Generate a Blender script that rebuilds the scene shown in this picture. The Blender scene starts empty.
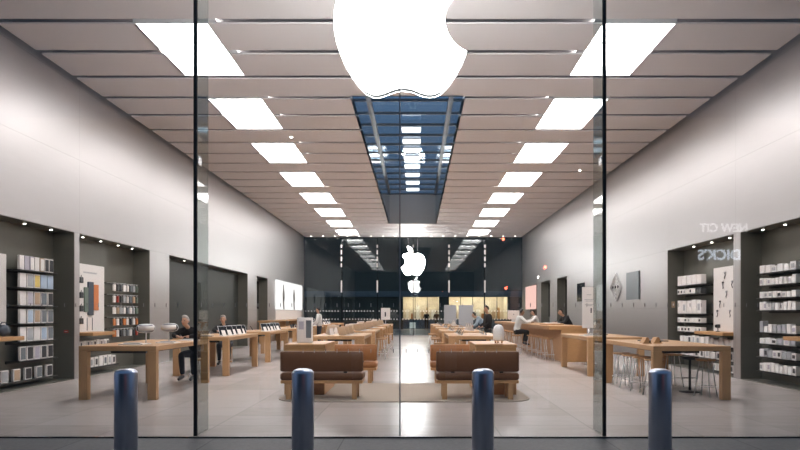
import bpy, bmesh, math, random
from mathutils import Vector, Matrix, Euler
random.seed(7)
S = bpy.context.scene
COL = S.collection
PI = math.pi

# ------------------------------------------------------------------ camera
cam_d = bpy.data.cameras.new('camera')
cam_d.sensor_fit = 'HORIZONTAL'
cam_d.sensor_width = 36.0
cam_d.lens = 36.0 * 620 / 800
cam_d.shift_x = -16 / 800
cam_d.shift_y = 89 / 800
cam_d.clip_end = 400
cam = bpy.data.objects.new('camera', cam_d)
COL.objects.link(cam)
cam.location = (0, 0, 1.45)
cam.rotation_euler = (PI / 2, 0, 0)
S.camera = cam

# ------------------------------------------------------------------ world, exposure
W = bpy.data.worlds.new('dusk')
S.world = W
W.use_nodes = True
wn, wl = W.node_tree.nodes, W.node_tree.links
wn.clear()
w_out = wn.new('ShaderNodeOutputWorld')
w_bg = wn.new('ShaderNodeBackground')
w_tc = wn.new('ShaderNodeTexCoord')
w_sep = wn.new('ShaderNodeSeparateXYZ')
w_ramp = wn.new('ShaderNodeValToRGB')
w_ramp.color_ramp.elements[0].position = 0.0
w_ramp.color_ramp.elements[0].color = (0.15, 0.205, 0.30, 1)
w_ramp.color_ramp.elements[1].position = 0.6
w_ramp.color_ramp.elements[1].color = (0.085, 0.155, 0.26, 1)
wl.new(w_tc.outputs['Generated'], w_sep.inputs[0])
wl.new(w_sep.outputs['Z'], w_ramp.inputs[0])
wl.new(w_ramp.outputs[0], w_bg.inputs['Color'])
w_bg.inputs['Strength'].default_value = 0.60
wl.new(w_bg.outputs[0], w_out.inputs['Surface'])

LAMP = 9.8            # radiance of the ceiling light panels
S.view_settings.view_transform = 'Standard'
S.view_settings.look = 'None'
S.view_settings.gamma = 1.0
S.view_settings.exposure = 1.0
S.view_settings.use_curve_mapping = False
S.cycles.transparent_max_bounces = 24
S.cycles.max_bounces = 10
S.cycles.diffuse_bounces = 5
S.cycles.glossy_bounces = 5
S.cycles.caustics_reflective = False
S.cycles.caustics_refractive = False
S.cycles.sample_clamp_indirect = 6.0

# ------------------------------------------------------------------ the place
XL, XR = -7.60, 7.22      # side walls
YG, YB = 7.31, 42.10      # front glass, rear glass
ZC = 6.65                 # ceiling
MOD = 1.30                # ceiling module
Y0 = 10.92                # first full module line
XM = -0.19                # centre line of the store

# ------------------------------------------------------------------ materials
def new_mat(name):
    m = bpy.data.materials.new(name)
    m.use_nodes = True
    n, l = m.node_tree.nodes, m.node_tree.links
    n.clear()
    out = n.new('ShaderNodeOutputMaterial')
    return m, n, l, out

def pbr(name, col, rough=0.5, metal=0.0, noise=0.0, nscale=8.0, stretch=(1, 1, 1), bump=0.0, spec=0.5, col2=None, rvar=0.0):
    m, n, l, out = new_mat(name)
    b = n.new('ShaderNodeBsdfPrincipled')
    b.inputs['Base Color'].default_value = (*col, 1)
    b.inputs['Roughness'].default_value = rough
    b.inputs['Metallic'].default_value = metal
    b.inputs['Specular IOR Level'].default_value = spec
    if noise > 0 or bump > 0 or rvar > 0:
        tc = n.new('ShaderNodeTexCoord')
        mp = n.new('ShaderNodeMapping')
        mp.inputs['Scale'].default_value = stretch
        nz = n.new('ShaderNodeTexNoise')
        nz.inputs['Scale'].default_value = nscale
        nz.inputs['Detail'].default_value = 5
        l.new(tc.outputs['Object'], mp.inputs[0])
        l.new(mp.outputs[0], nz.inputs['Vector'])
        if noise > 0:
            mx = n.new('ShaderNodeMix')
            mx.data_type = 'RGBA'
            c2 = col2 or tuple(c * (1 - noise) for c in col)
            mx.inputs['A'].default_value = (*c2, 1)
            mx.inputs['B'].default_value = (*[min(1, c * (1 + noise * .5)) for c in col], 1)
            l.new(nz.outputs['Fac'], mx.inputs['Factor'])
            l.new(mx.outputs['Result'], b.inputs['Base Color'])
        if rvar > 0:
            mr = n.new('ShaderNodeMapRange')
            mr.inputs['To Min'].default_value = max(0, rough - rvar)
            mr.inputs['To Max'].default_value = min(1, rough + rvar)
            l.new(nz.outputs['Fac'], mr.inputs['Value'])
            l.new(mr.outputs[0], b.inputs['Roughness'])
        if bump > 0:
            bp = n.new('ShaderNodeBump')
            bp.inputs['Strength'].default_value = bump
            bp.inputs['Distance'].default_value = 0.01
            l.new(nz.outputs['Fac'], bp.inputs['Height'])
            l.new(bp.outputs[0], b.inputs['Normal'])
    l.new(b.outputs[0], out.inputs['Surface'])
    return m

def glow(name, col, strength):
    m, n, l, out = new_mat(name)
    e = n.new('ShaderNodeEmission')
    e.inputs['Color'].default_value = (*col, 1)
    e.inputs['Strength'].default_value = strength
    l.new(e.outputs[0], out.inputs['Surface'])
    return m

def glass(name, tint=(0.97, 0.985, 0.98), r0=0.04, rough=0.0):
    """Clear architectural glass: see-through plus a mirror share that rises at grazing angles."""
    m, n, l, out = new_mat(name)
    g = n.new('ShaderNodeNewGeometry')
    dt = n.new('ShaderNodeVectorMath'); dt.operation = 'DOT_PRODUCT'
    l.new(g.outputs['Normal'], dt.inputs[0]); l.new(g.outputs['Incoming'], dt.inputs[1])
    ab = n.new('ShaderNodeMath'); ab.operation = 'ABSOLUTE'; l.new(dt.outputs['Value'], ab.inputs[0])
    om = n.new('ShaderNodeMath'); om.operation = 'SUBTRACT'; om.inputs[0].default_value = 1; l.new(ab.outputs[0], om.inputs[1])
    pw = n.new('ShaderNodeMath'); pw.operation = 'POWER'; pw.inputs[1].default_value = 5; l.new(om.outputs[0], pw.inputs[0])
    ml = n.new('ShaderNodeMath'); ml.operation = 'MULTIPLY_ADD'
    ml.inputs[1].default_value = 1 - r0; ml.inputs[2].default_value = r0
    l.new(pw.outputs[0], ml.inputs[0])
    t = n.new('ShaderNodeBsdfTransparent'); t.inputs['Color'].default_value = (*tint, 1)
    gl = n.new('ShaderNodeBsdfGlossy'); gl.inputs['Roughness'].default_value = rough
    mx = n.new('ShaderNodeMixShader')
    l.new(ml.outputs[0], mx.inputs[0]); l.new(t.outputs[0], mx.inputs[1]); l.new(gl.outputs[0], mx.inputs[2])
    l.new(mx.outputs[0], out.inputs['Surface'])
    return m

def tiled(name, col, tile=(0.76, 0.76), offs=(0, 0), line=0.006, linecol=None, rough=0.3, axes='XY', noise=0.12, metal=0.0, nstretch=(1, 1, 1), nscale=3.0, spec=0.5, vary=0.0):
    """Flat slabs in world position with thin joints."""
    m, n, l, out = new_mat(name)
    b = n.new('ShaderNodeBsdfPrincipled')
    b.inputs['Roughness'].default_value = rough
    b.inputs['Metallic'].default_value = metal
    b.inputs['Specular IOR Level'].default_value = spec
    g = n.new('ShaderNodeNewGeometry')
    sp = n.new('ShaderNodeSeparateXYZ'); l.new(g.outputs['Position'], sp.inputs[0])
    facs, cells = [], []
    for a, t, o in zip(axes, tile, offs):
        ad = n.new('ShaderNodeMath'); ad.operation = 'SUBTRACT'; ad.inputs[1].default_value = o; l.new(sp.outputs[a], ad.inputs[0])
        dv = n.new('ShaderNodeMath'); dv.operation = 'DIVIDE'; dv.inputs[1].default_value = t; l.new(ad.outputs[0], dv.inputs[0])
        fl = n.new('ShaderNodeMath'); fl.operation = 'FLOOR'; l.new(dv.outputs[0], fl.inputs[0])
        fr = n.new('ShaderNodeMath'); fr.operation = 'SUBTRACT'; l.new(dv.outputs[0], fr.inputs[0]); l.new(fl.outputs[0], fr.inputs[1])
        lt = n.new('ShaderNodeMath'); lt.operation = 'LESS_THAN'; lt.inputs[1].default_value = line / t; l.new(fr.outputs[0], lt.inputs[0])
        facs.append(lt); cells.append(fl)
    mxm = n.new('ShaderNodeMath'); mxm.operation = 'MAXIMUM'; l.new(facs[0].outputs[0], mxm.inputs[0]); l.new(facs[1].outputs[0], mxm.inputs[1])
    cb = n.new('ShaderNodeCombineXYZ'); l.new(cells[0].outputs[0], cb.inputs[0]); l.new(cells[1].outputs[0], cb.inputs[1])
    wnz = n.new('ShaderNodeTexWhiteNoise'); l.new(cb.outputs[0], wnz.inputs['Vector'])
    mp = n.new('ShaderNodeMapping'); mp.inputs['Scale'].default_value = nstretch; l.new(g.outputs['Position'], mp.inputs[0])
    nz = n.new('ShaderNodeTexNoise'); nz.inputs['Scale'].default_value = nscale; nz.inputs['Detail'].default_value = 6
    l.new(mp.outputs[0], nz.inputs['Vector'])
    fa = n.new('ShaderNodeMath'); fa.operation = 'MULTIPLY_ADD'; fa.inputs[1].default_value = vary; l.new(wnz.outputs['Value'], fa.inputs[0]); l.new(nz.outputs['Fac'], fa.inputs[2])
    mx = n.new('ShaderNodeMix'); mx.data_type = 'RGBA'
    mx.inputs['A'].default_value = (*[c * (1 - noise) for c in col], 1)
    mx.inputs['B'].default_value = (*[c * (1 + noise) for c in col], 1)
    l.new(fa.outputs[0], mx.inputs['Factor'])
    m2 = n.new('ShaderNodeMix'); m2.data_type = 'RGBA'
    l.new(mxm.outputs[0], m2.inputs['Factor']); l.new(mx.outputs['Result'], m2.inputs['A'])
    lc = linecol or tuple(c * 0.6 for c in col)
    m2.inputs['B'].default_value = (*lc, 1)
    l.new(m2.outputs['Result'], b.inputs['Base Color'])
    l.new(b.outputs[0], out.inputs['Surface'])
    return m

M = {}
M['floor'] = tiled('terrazzo_floor', (0.425, 0.378, 0.362), (1.2, 0.76), (XM, YG), 0.010, rough=0.27, noise=0.16, vary=0.7, nscale=2.2, nstretch=(1, 3, 1), linecol=(0.30, 0.275, 0.27))
M['pavement'] = tiled('granite_paving', (0.125, 0.12, 0.12), (1.52, 0.76), (-0.85, YG), 0.012, rough=0.62, noise=0.35, nscale=26, vary=0.4, linecol=(0.05, 0.05, 0.05))
M['wall_side'] = tiled('brushed_steel_panels', (0.52, 0.50, 0.50), (3.70, 1.65), (14.0 - 3.7 * 4, 3.27 - 1.65 * 3), 0.010, rough=0.41, axes='YZ', noise=0.04, metal=0.95, nstretch=(1, 1, 6), nscale=2.0, linecol=(0.40, 0.39, 0.38))
M['alcove'] = tiled('dark_bronze_panels', (0.165, 0.16, 0.135), (0.62, 5.0), (14.0 - 0.62 * 30, -1), 0.008, rough=0.42, axes='YZ', noise=0.10, metal=0.4, nstretch=(1, 1, 3), nscale=2.0, linecol=(0.13, 0.125, 0.11))
M['alcove_black'] = pbr('dark_glass_panel', (0.020, 0.023, 0.020), 0.5, 0.0)
M['ceiling'] = pbr('ceiling_panel', (0.90, 0.86, 0.865), 0.55, 0.0, noise=0.02)
M['plenum'] = pbr('dark_plenum', (0.42, 0.39, 0.39), 0.9)
M['white_gloss'] = pbr('white_coffer', (0.85, 0.85, 0.85), 0.5)
M['lamp'] = glow('lamp_diffuser', (1.0, 0.94, 0.93), LAMP)
M['logo_glow'] = glow('emblem_face', (1.0, 0.975, 0.965), 20.0)
M['logo_rim'] = glow('emblem_rim_acrylic', (1.0, 0.97, 0.98), 0.13)
M['spot_glow'] = glow('spot_bulb', (1.0, 0.93, 0.85), 12.0)
M['sky_lamp'] = glow('skylight_lamp', (0.92, 0.97, 1.0), 1.6)
M['steel'] = pbr('satin_steel', (0.62, 0.62, 0.63), 0.26, 1.0, noise=0.05, nscale=3, stretch=(1, 1, 0.1))
M['bollard'] = pbr('brushed_bollard_steel', (0.43, 0.455, 0.54), 0.31, 1.0, noise=0.12, nscale=60, stretch=(1, 1, 0.02), rvar=0.06)
M['black'] = pbr('black_rubber', (0.008, 0.008, 0.008), 0.6)
M['black_metal'] = pbr('black_metal', (0.03, 0.03, 0.03), 0.4, 0.3)
M['shelf'] = pbr('dark_shelf_metal', (0.035, 0.035, 0.032), 0.45, 0.4)
M['glass'] = glass('clear_glass')
M['glass_rear'] = glass('rear_glass', (0.84, 0.89, 0.88), 0.045)
M['sky_glass'] = glass('roof_glass', (0.80, 0.90, 0.98), 0.05)
M['fin_glass'] = glass('fin_glass', (0.78, 0.82, 0.81), 0.045)
M['shaft'] = pbr('shaft_blue_glass', (0.25, 0.38, 0.50), 0.10, 0.7)
M['shaft_end'] = pbr('shaft_end_panel', (0.62, 0.65, 0.65), 0.5)
M['oak'] = pbr('light_oak', (0.53, 0.315, 0.155), 0.42, noise=0.28, nscale=4, stretch=(14, 1.2, 14), col2=(0.42, 0.235, 0.11))
M['oak_leg'] = pbr('light_oak_upright', (0.53, 0.315, 0.155), 0.45, noise=0.28, nscale=4, stretch=(14, 14, 1.2), col2=(0.42, 0.235, 0.11))
M['oak_warm'] = pbr('warm_oak', (0.52, 0.29, 0.13), 0.42, noise=0.25, nscale=4, stretch=(1.5, 14, 14), col2=(0.42, 0.22, 0.09))
M['leather'] = pbr('brown_leather', (0.130, 0.057, 0.026), 0.50, noise=0.2, nscale=40, bump=0.15, spec=0.25)
M['leather_tan'] = pbr('tan_leather', (0.36, 0.15, 0.055), 0.50, noise=0.2, nscale=40, bump=0.15, spec=0.25)
M['mat'] = pbr('tan_entrance_mat', (0.36, 0.30, 0.25), 0.95, noise=0.15, nscale=120, bump=0.3)
M['white'] = pbr('white_plastic', (0.82, 0.80, 0.79), 0.35)
M['card'] = pbr('white_card', (0.80, 0.76, 0.74), 0.6)
M['grey'] = pbr('grey_plastic', (0.40, 0.41, 0.43), 0.4)
M['midgrey'] = pbr('slate_plastic', (0.16, 0.18, 0.20), 0.4)
M['dark'] = pbr('dark_plastic', (0.035, 0.037, 0.042), 0.35)
M['navy'] = pbr('navy_print', (0.035, 0.05, 0.075), 0.5)
M['green'] = pbr('sage_print', (0.12, 0.16, 0.13), 0.5)
M['orange'] = pbr('orange_print', (0.62, 0.20, 0.06), 0.5)
M['red'] = pbr('red_print', (0.45, 0.06, 0.04), 0.5)
M['yellow'] = pbr('yellow_print', (0.70, 0.52, 0.14), 0.5)
M['sky'] = pbr('pale_blue_print', (0.42, 0.52, 0.66), 0.5)
M['lilac'] = pbr('lilac_print', (0.46, 0.43, 0.50), 0.5)
M['tan'] = pbr('tan_print', (0.46, 0.33, 0.22), 0.5)
M['screen'] = pbr('dark_screen', (0.02, 0.024, 0.03), 0.12)
M['screen_lit'] = glow('lit_screen', (0.75, 0.85, 1.0), 0.10)
M['alu'] = pbr('silver_aluminium', (0.70, 0.70, 0.71), 0.32, 0.85)
M['poster_lit'] = glow('backlit_poster', (1.0, 0.97, 0.95), 0.62)
M['poster_pink'] = glow('backlit_pink_poster', (1.0, 0.62, 0.55), 0.55)
M['poster_grey'] = pbr('grey_poster_print', (0.16, 0.15, 0.15), 0.6)
M['skin'] = pbr('skin', (0.52, 0.31, 0.22), 0.5)
M['skin_dark'] = pbr('deep_skin', (0.22, 0.12, 0.08), 0.5)
M['hair'] = pbr('black_hair', (0.012, 0.010, 0.009), 0.5)
M['hair_grey'] = pbr('grey_hair', (0.45, 0.43, 0.41), 0.6)
M['cloth_black'] = pbr('black_cloth', (0.012, 0.012, 0.014), 0.85)
M['cloth_white'] = pbr('white_cloth', (0.70, 0.68, 0.66), 0.85)
M['cloth_blue'] = pbr('pale_blue_cloth', (0.36, 0.46, 0.55), 0.85)
M['cloth_navy'] = pbr('dark_trouser_cloth', (0.02, 0.023, 0.032), 0.85)
M['facade_dark'] = pbr('dark_street_facade', (0.045, 0.054, 0.054), 0.6)
M['slate'] = pbr('slate_blue_fascia', (0.10, 0.13, 0.17), 0.6)
M['shop_wall'] = pbr('warm_shop_wall', (0.84, 0.72, 0.60), 0.7, noise=0.5, nscale=1.2)
M['shop_lamp'] = glow('shop_lamp', (1.0, 0.84, 0.66), 10.0)
M['letter'] = glow('sign_letters', (0.95, 0.96, 1.0), 2.2)
M['letter_blue'] = glow('sign_letters_cool', (0.75, 0.86, 1.0), 3.6)
M['signal_red'] = glow('red_signal', (1.0, 0.10, 0.05), 60.0)
M['signal_white'] = glow('white_signal', (1.0, 0.97, 0.9), 30.0)
M['dot'] = pbr('frosted_dot', (0.72, 0.74, 0.74), 0.7)
M['dash'] = pbr('frosted_dash', (0.30, 0.29, 0.29), 0.7)

# ------------------------------------------------------------------ mesh helpers
class MB:
    def __init__(self):
        self.v, self.f, self.s = [], [], []
    def _add(self, vs, fs, smooth=False, mat=None):
        o = len(self.v)
        for p in vs:
            p = Vector(p)
            if mat is not None: p = mat @ p
            self.v.append(tuple(p))
        for f in fs:
            self.f.append([i + o for i in f]); self.s.append(smooth)
        return self
    def box(self, x0, x1, y0, y1, z0, z1, mat=None):
        vs = [(x0, y0, z0), (x1, y0, z0), (x1, y1, z0), (x0, y1, z0), (x0, y0, z1), (x1, y0, z1), (x1, y1, z1), (x0, y1, z1)]
        return self._add(vs, [(0, 3, 2, 1), (4, 5, 6, 7), (0, 1, 5, 4), (1, 2, 6, 5), (2, 3, 7, 6), (3, 0, 4, 7)], False, mat)
    def rbox(self, x0, x1, y0, y1, z0, z1, r, mat=None, seg=1):
        """Box whose twelve edges are eased."""
        bm = bmesh.new()
        bmesh.ops.create_cube(bm, size=1)
        for v in bm.verts:
            v.co = Vector((x0 + (v.co.x + .5) * (x1 - x0), y0 + (v.co.y + .5) * (y1 - y0), z0 + (v.co.z + .5) * (z1 - z0)))
        bmesh.ops.bevel(bm, geom=bm.edges[:], offset=r, segments=seg, affect='EDGES', profile=0.5)
        bm.verts.index_update()
        self._add([v.co.copy() for v in bm.verts], [[v.index for v in f.verts] for f in bm.faces], seg > 1, mat)
        bm.free()
        return self
    def cyl(self, p0, p1, r0, r1=None, n=16, caps=True, smooth=True):
        p0, p1 = Vector(p0), Vector(p1)
        r1 = r0 if r1 is None else r1
        d = (p1 - p0).normalized()
        a = d.orthogonal().normalized(); b = d.cross(a)
        vs = []
        for p, r in ((p0, r0), (p1, r1)):
            for i in range(n):
                t = 2 * PI * i / n
                vs.append(p + (a * math.cos(t) + b * math.sin(t)) * r)
        self._add(vs, [(i, (i + 1) % n, n + (i + 1) % n, n + i) for i in range(n)], smooth)
        if caps:
            self._add(vs, [tuple(range(n))[::-1], tuple(range(n, 2 * n))], False)
        return self
    def tube(self, pts, r, n=8, closed=False):
        pts = [Vector(p) for p in pts]
        k = len(pts); vs = []
        for i, p in enumerate(pts):
            if closed: d = pts[(i + 1) % k] - pts[i - 1]
            else: d = pts[min(i + 1, k - 1)] - pts[max(i - 1, 0)]
            d.normalize()
            up = Vector((0, 0, 1)) if abs(d.z) < 0.9 else Vector((0, 1, 0))
            a = d.cross(up).normalized(); b = a.cross(d)
            for j in range(n):
                t = 2 * PI * j / n
                vs.append(p + (a * math.cos(t) + b * math.sin(t)) * r)
        fs = []
        for i in range(k if closed else k - 1):
            i2 = (i + 1) % k
            for j in range(n):
                fs.append((i * n + j, i * n + (j + 1) % n, i2 * n + (j + 1) % n, i2 * n + j))
        if not closed:
            fs += [tuple(range(n))[::-1], tuple(range((k - 1) * n, k * n))]
        return self._add(vs, fs, True)
    def lathe(self, prof, n=24, c=(0, 0, 0), sx=1, sy=1, mat=None):
        vs, fs = [], []
        k = len(prof)
        for r, z in prof:
            for i in range(n):
                t = 2 * PI * i / n
                vs.append((c[0] + r * math.cos(t) * sx, c[1] + r * math.sin(t) * sy, c[2] + z))
        for j in range(k - 1):
            for i in range(n):
                fs.append((j * n + i, j * n + (i + 1) % n, (j + 1) * n + (i + 1) % n, (j + 1) * n + i))
        self._add(vs, fs, True, mat)
        self._add(vs, [tuple(range(n))[::-1], tuple(range((k - 1) * n, k * n))], False, mat)
        return self
    def prism(self, poly, y0, y1, axis='Y', mat=None, smooth=False):
        """Polygon (a, b) pushed along an axis: 'Y' polygon in XZ, 'Z' polygon in XY, 'X' polygon in YZ."""
        n = len(poly)
        def P(a, b, t):
            return (a, t, b) if axis == 'Y' else ((a, b, t) if axis == 'Z' else (t, a, b))
        vs = [P(a, b, y0) for a, b in poly] + [P(a, b, y1) for a, b in poly]
        self._add(vs, [(i, (i + 1) % n, n + (i + 1) % n, n + i) for i in range(n)], smooth, mat)
        self._add(vs, [tuple(range(n))[::-1], tuple(range(n, 2 * n))], False, mat)
        return self
    def ball(self, c, r, sx=1, sy=1, sz=1, n=14):
        prof = [(max(1e-4, r * math.sin(PI * i / n)), -r * math.cos(PI * i / n) * sz) for i in range(n + 1)]
        return self.lathe(prof, n + 4, c, sx, sy)
    def build(self, name, mat, parent=None, loc=None, rot=None):
        me = bpy.data.meshes.new(name)
        me.from_pydata(self.v, [], self.f)
        me.polygons.foreach_set('use_smooth', self.s)
        bm = bmesh.new(); bm.from_mesh(me)
        bmesh.ops.remove_doubles(bm, verts=bm.verts[:], dist=1e-5)
        bmesh.ops.recalc_face_normals(bm, faces=bm.faces[:])
        bm.to_mesh(me); bm.free()
        me.materials.append(mat if not isinstance(mat, str) else M[mat])
        o = bpy.data.objects.new(name, me)
        COL.objects.link(o)
        if parent is not None: o.parent = parent
        if loc is not None: o.location = loc
        if rot is not None: o.rotation_euler = rot
        return o

def tag(o, label, cat, group=None, kind=None):
    n = len(label.replace(',', ' ').split())
    if not 4 <= n <= 16: print('LABEL LENGTH', n, label)
    o['label'] = label; o['category'] = cat
    if group: o['group'] = group
    if kind: o['kind'] = kind
    return o

def thing(name, label, cat, loc=(0, 0, 0), rz=0.0, group=None):
    o = bpy.data.objects.new(name, None)
    o.empty_display_size = 0.1
    COL.objects.link(o)
    o.location = loc; o.rotation_euler = (0, 0, rz)
    return tag(o, label, cat, group)

def struct(o, label=None, cat=None):
    o['kind'] = 'structure'
    if label: o['label'] = label
    if cat: o['category'] = cat
    return o

def dup(root, loc, rz, label, group=None):
    r = root.copy(); COL.objects.link(r)
    r.location = loc; r.rotation_euler = (0, 0, rz)
    r['label'] = label
    n = len(label.replace(',', ' ').split())
    if not 4 <= n <= 16: print('LABEL LENGTH', n, label)
    if group: r['group'] = group
    for ch in list(root.children):
        c = ch.copy(); COL.objects.link(c); c.parent = r
        for g in list(ch.children):
            d = g.copy(); COL.objects.link(d); d.parent = c
    return r

ORD = ['first', 'second', 'third', 'fourth', 'fifth', 'sixth', 'seventh', 'eighth', 'ninth', 'tenth', 'eleventh', 'twelfth', 'thirteenth', 'fourteenth', 'fifteenth', 'sixteenth', 'seventeenth', 'eighteenth', 'nineteenth', 'twentieth']

# ================================================================== SETTING
fl = MB(); fl.box(XL - 0.6, XR + 0.6, YG, YB, -0.2, 0.0)
struct(fl.build('floor', 'floor'), 'pale grey stone floor of the store in large slabs', 'floor')
pv = MB(); pv.box(-40, 40, -24.9, YG, -0.22, -0.012)
struct(pv.build('pavement', 'pavement'), 'dark granite pavement in front of the store glass', 'pavement')
pv = MB(); pv.box(-40, 40, YB, 60.0, -0.22, -0.012)
struct(pv.build('pavement_rear', 'pavement'), 'dark pavement beyond the rear glass of the store', 'pavement')
tr = MB(); tr.box(XL, XR, YG - 0.014, YG + 0.014, -0.012, 0.004)
struct(tr.build('trim_1', 'black_metal'), 'thin dark sill under the front glass', 'sill')

# side walls with alcoves (Y ranges), each alcove reaches from the floor to 3.27 m
AT, AD = 3.27, 0.47
ALC_L = [(10.1, 13.80), (14.0, 17.70), (19.1, 28.0), (29.6, 31.75)]
ALC_R = [(10.1, 13.80), (14.1, 17.80), (29.64, 31.75), (33.4, 35.8), (37.0, 39.3)]
def side_wall(name, x, s, alcoves, label):
    """s = -1: wall on the left, the alcoves sink towards -X."""
    m = MB()
    a, b = sorted((x, x + s * 0.16))
    m.box(a, b, YG, YB, AT, 7.0)
    y = YG
    for (y0, y1) in alcoves + [(YB, YB)]:
        if y0 - y > 0.01: m.box(a, b, y, y0, 0, AT)
        y = y1
    w = struct(m.build(name, 'wall_side'), label, 'wall')
    for i, (y0, y1) in enumerate(alcoves):
        q = MB()
        x1, x2 = x, x + s * AD
        a, b = sorted((x2, x2 + s * 0.05)); q.box(a, b, y0 - .04, y1 + .04, 0, AT + .05)
        a, b = sorted((x1 + s * 0.004, x2)); q.box(a, b, y0 - .03, y0 + .012, 0, AT + .04); q.box(a, b, y1 - .012, y1 + .03, 0, AT + .04)
        q.box(a, b, y0 + .012, y1 - .012, AT - .006, AT + .04)
        q.box(a, b, y0, y1, 0.0, 0.012)
        struct(q.build('alcove', 'alcove' if not (s < 0 and i == 2) else 'alcove', w))
    return w
wl_ = side_wall('wall_left', XL, -1, ALC_L, 'brushed steel wall with recessed alcoves on the left side')
wr_ = side_wall('wall_right', XR, 1, ALC_R, 'brushed steel wall with recessed alcoves on the right side')

# ceiling: slats one module deep with open joints, cut out for the lights and the skylight
LXS = [(-5.05, -3.74), (3.35, 4.65)]
SKX, SK0, SK1 = (-1.52, 1.12), 3, 19
cm = MB()
GAP = 0.19
def is_light(k): return 0 <= k <= 22 and k % 3 in (0, 1)
for k in range(-3, 24):
    ya, yb = Y0 + MOD * k + GAP, Y0 + MOD * (k + 1)
    ya = max(ya, YG + 0.08); yb = min(yb, YB - 0.1)
    cuts = []
    if is_light(k): cuts += LXS
    if SK0 <= k < SK1: cuts.append(SKX)
    cuts.sort()
    x = XL + 0.11
    for c0, c1 in cuts + [(XR - 0.11, None)]:
        cm.box(x, c0, ya, yb, ZC, ZC + 0.03)
        x = c1
ceil = struct(cm.build('ceiling', 'ceiling'), 'pale ceiling of wide slats with dark joints', 'ceiling')
pl = MB()
for (a, b, c, d) in ((XL - .2, XR + .2, YG, Y0 + MOD * SK0 - .08), (XL - .2, XR + .2, Y0 + MOD * SK1 + .08, YB),
                     (XL - .2, SKX[0] - .08, Y0 + MOD * SK0 - .08, Y0 + MOD * SK1 + .08), (SKX[1] + .08, XR + .2, Y0 + MOD * SK0 - .08, Y0 + MOD * SK1 + .08)):
    pl.box(a, b, c, d, 6.95, 7.05)
struct(pl.build('ceiling_plenum', 'plenum', ceil))

# skylight: shaft, roof glass, glazing bars
ys0, ys1, zt = Y0 + MOD * SK0, Y0 + MOD * SK1, 8.40
sk = bpy.data.objects.new('skylight', None); COL.objects.link(sk)
struct(sk, 'long blue skylight shaft in the middle of the ceiling', 'skylight')
for (xa, xb) in ((SKX[0] - .06, SKX[0]), (SKX[1], SKX[1] + .06)):
    q = MB(); q.box(xa, xb, ys0, ys1, ZC, zt); q.build('shaft_side', 'shaft', sk)
q = MB(); q.box(SKX[0], SKX[1], ys1, ys1 + .06, ZC, zt); q.build('shaft_end', 'shaft_end', sk)
q = MB(); q.box(SKX[0], SKX[1], ys0 - .06, ys0, ZC, zt); q.build('shaft_end', 'shaft_end', sk)
q = MB(); q.box(SKX[0], SKX[1], ys0, ys1, zt, zt + .03); q.build('roof_pane', 'sky_glass', sk)
q = MB()
for k in range(SK0, SK1 + 1):
    y = Y0 + MOD * k
    q.box(SKX[0], SKX[1], y - .025, y + .025, zt - .09, zt)
for x in (SKX[0] + .03, SKX[1] - .03):
    q.box(x - .05, x + .05, ys0, ys1, zt - .12, zt)
q.build('glazing_bars', 'midgrey', sk)
for i, y in enumerate((22.6, 24.1, 25.4, 26.7, 28.2, 29.9, 31.7, 33.4)):
    t = thing('skylight_lamp', f'white lamp hung inside the blue skylight, {ORD[i]} from the storefront', 'lamp', (XM + .02, y, 8.17), 0, 'lamps hung inside the skylight')
    q = MB(); q.rbox(-.34, .34, -.2, .2, -.06, .02, .02); q.build('diffuser', 'sky_lamp', t)
    q = MB(); q.rbox(-.36, .36, -.22, .22, .02, .05, .01); q.build('housing', 'alu', t)
    for a in (-.25, .25):
        q = MB(); q.cyl((a, 0, .05), (a, 0, .15), .008, n=6); q.build('hanger', 'alu', t)

# ceiling lights
first = None
for side, (xa, xb) in zip(('left', 'right'), LXS):
    for j in range(8):
        k = 3 * j
        y = Y0 + MOD * k + GAP; L = MOD * 2 - GAP
        lab = f'square white ceiling light coffer in the {side} row, {ORD[j]} from the storefront'
        if first is None:
            t = thing('ceiling_light', lab, 'ceiling light', (xa, y, ZC), 0, 'light coffers in the ceiling')
            w = xb - xa; r = 0.20
            q = MB()
            q.box(-.03, 0, 0, L, 0, r + .05).box(w, w + .03, 0, L, 0, r + .05).box(0, w, -.03, 0, 0, r + .05).box(0, w, L, L + .03, 0, r + .05)
            q.build('frame', 'white_gloss', t)
            for u in (0, 1):
                q = MB(); q.box(0.004, w - .004, .004 + u * L / 2, L / 2 - .012 + u * (L / 2), r, r + .03); q.build('diffuser', 'lamp', t)
            q = MB(); q.box(0, w, L / 2 - .02, L / 2 + .01, r - .03, r + .04); q.build('divider', 'white_gloss', t)
            first = t
        else:
            dup(first, (xa, y, ZC), 0, lab)

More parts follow.
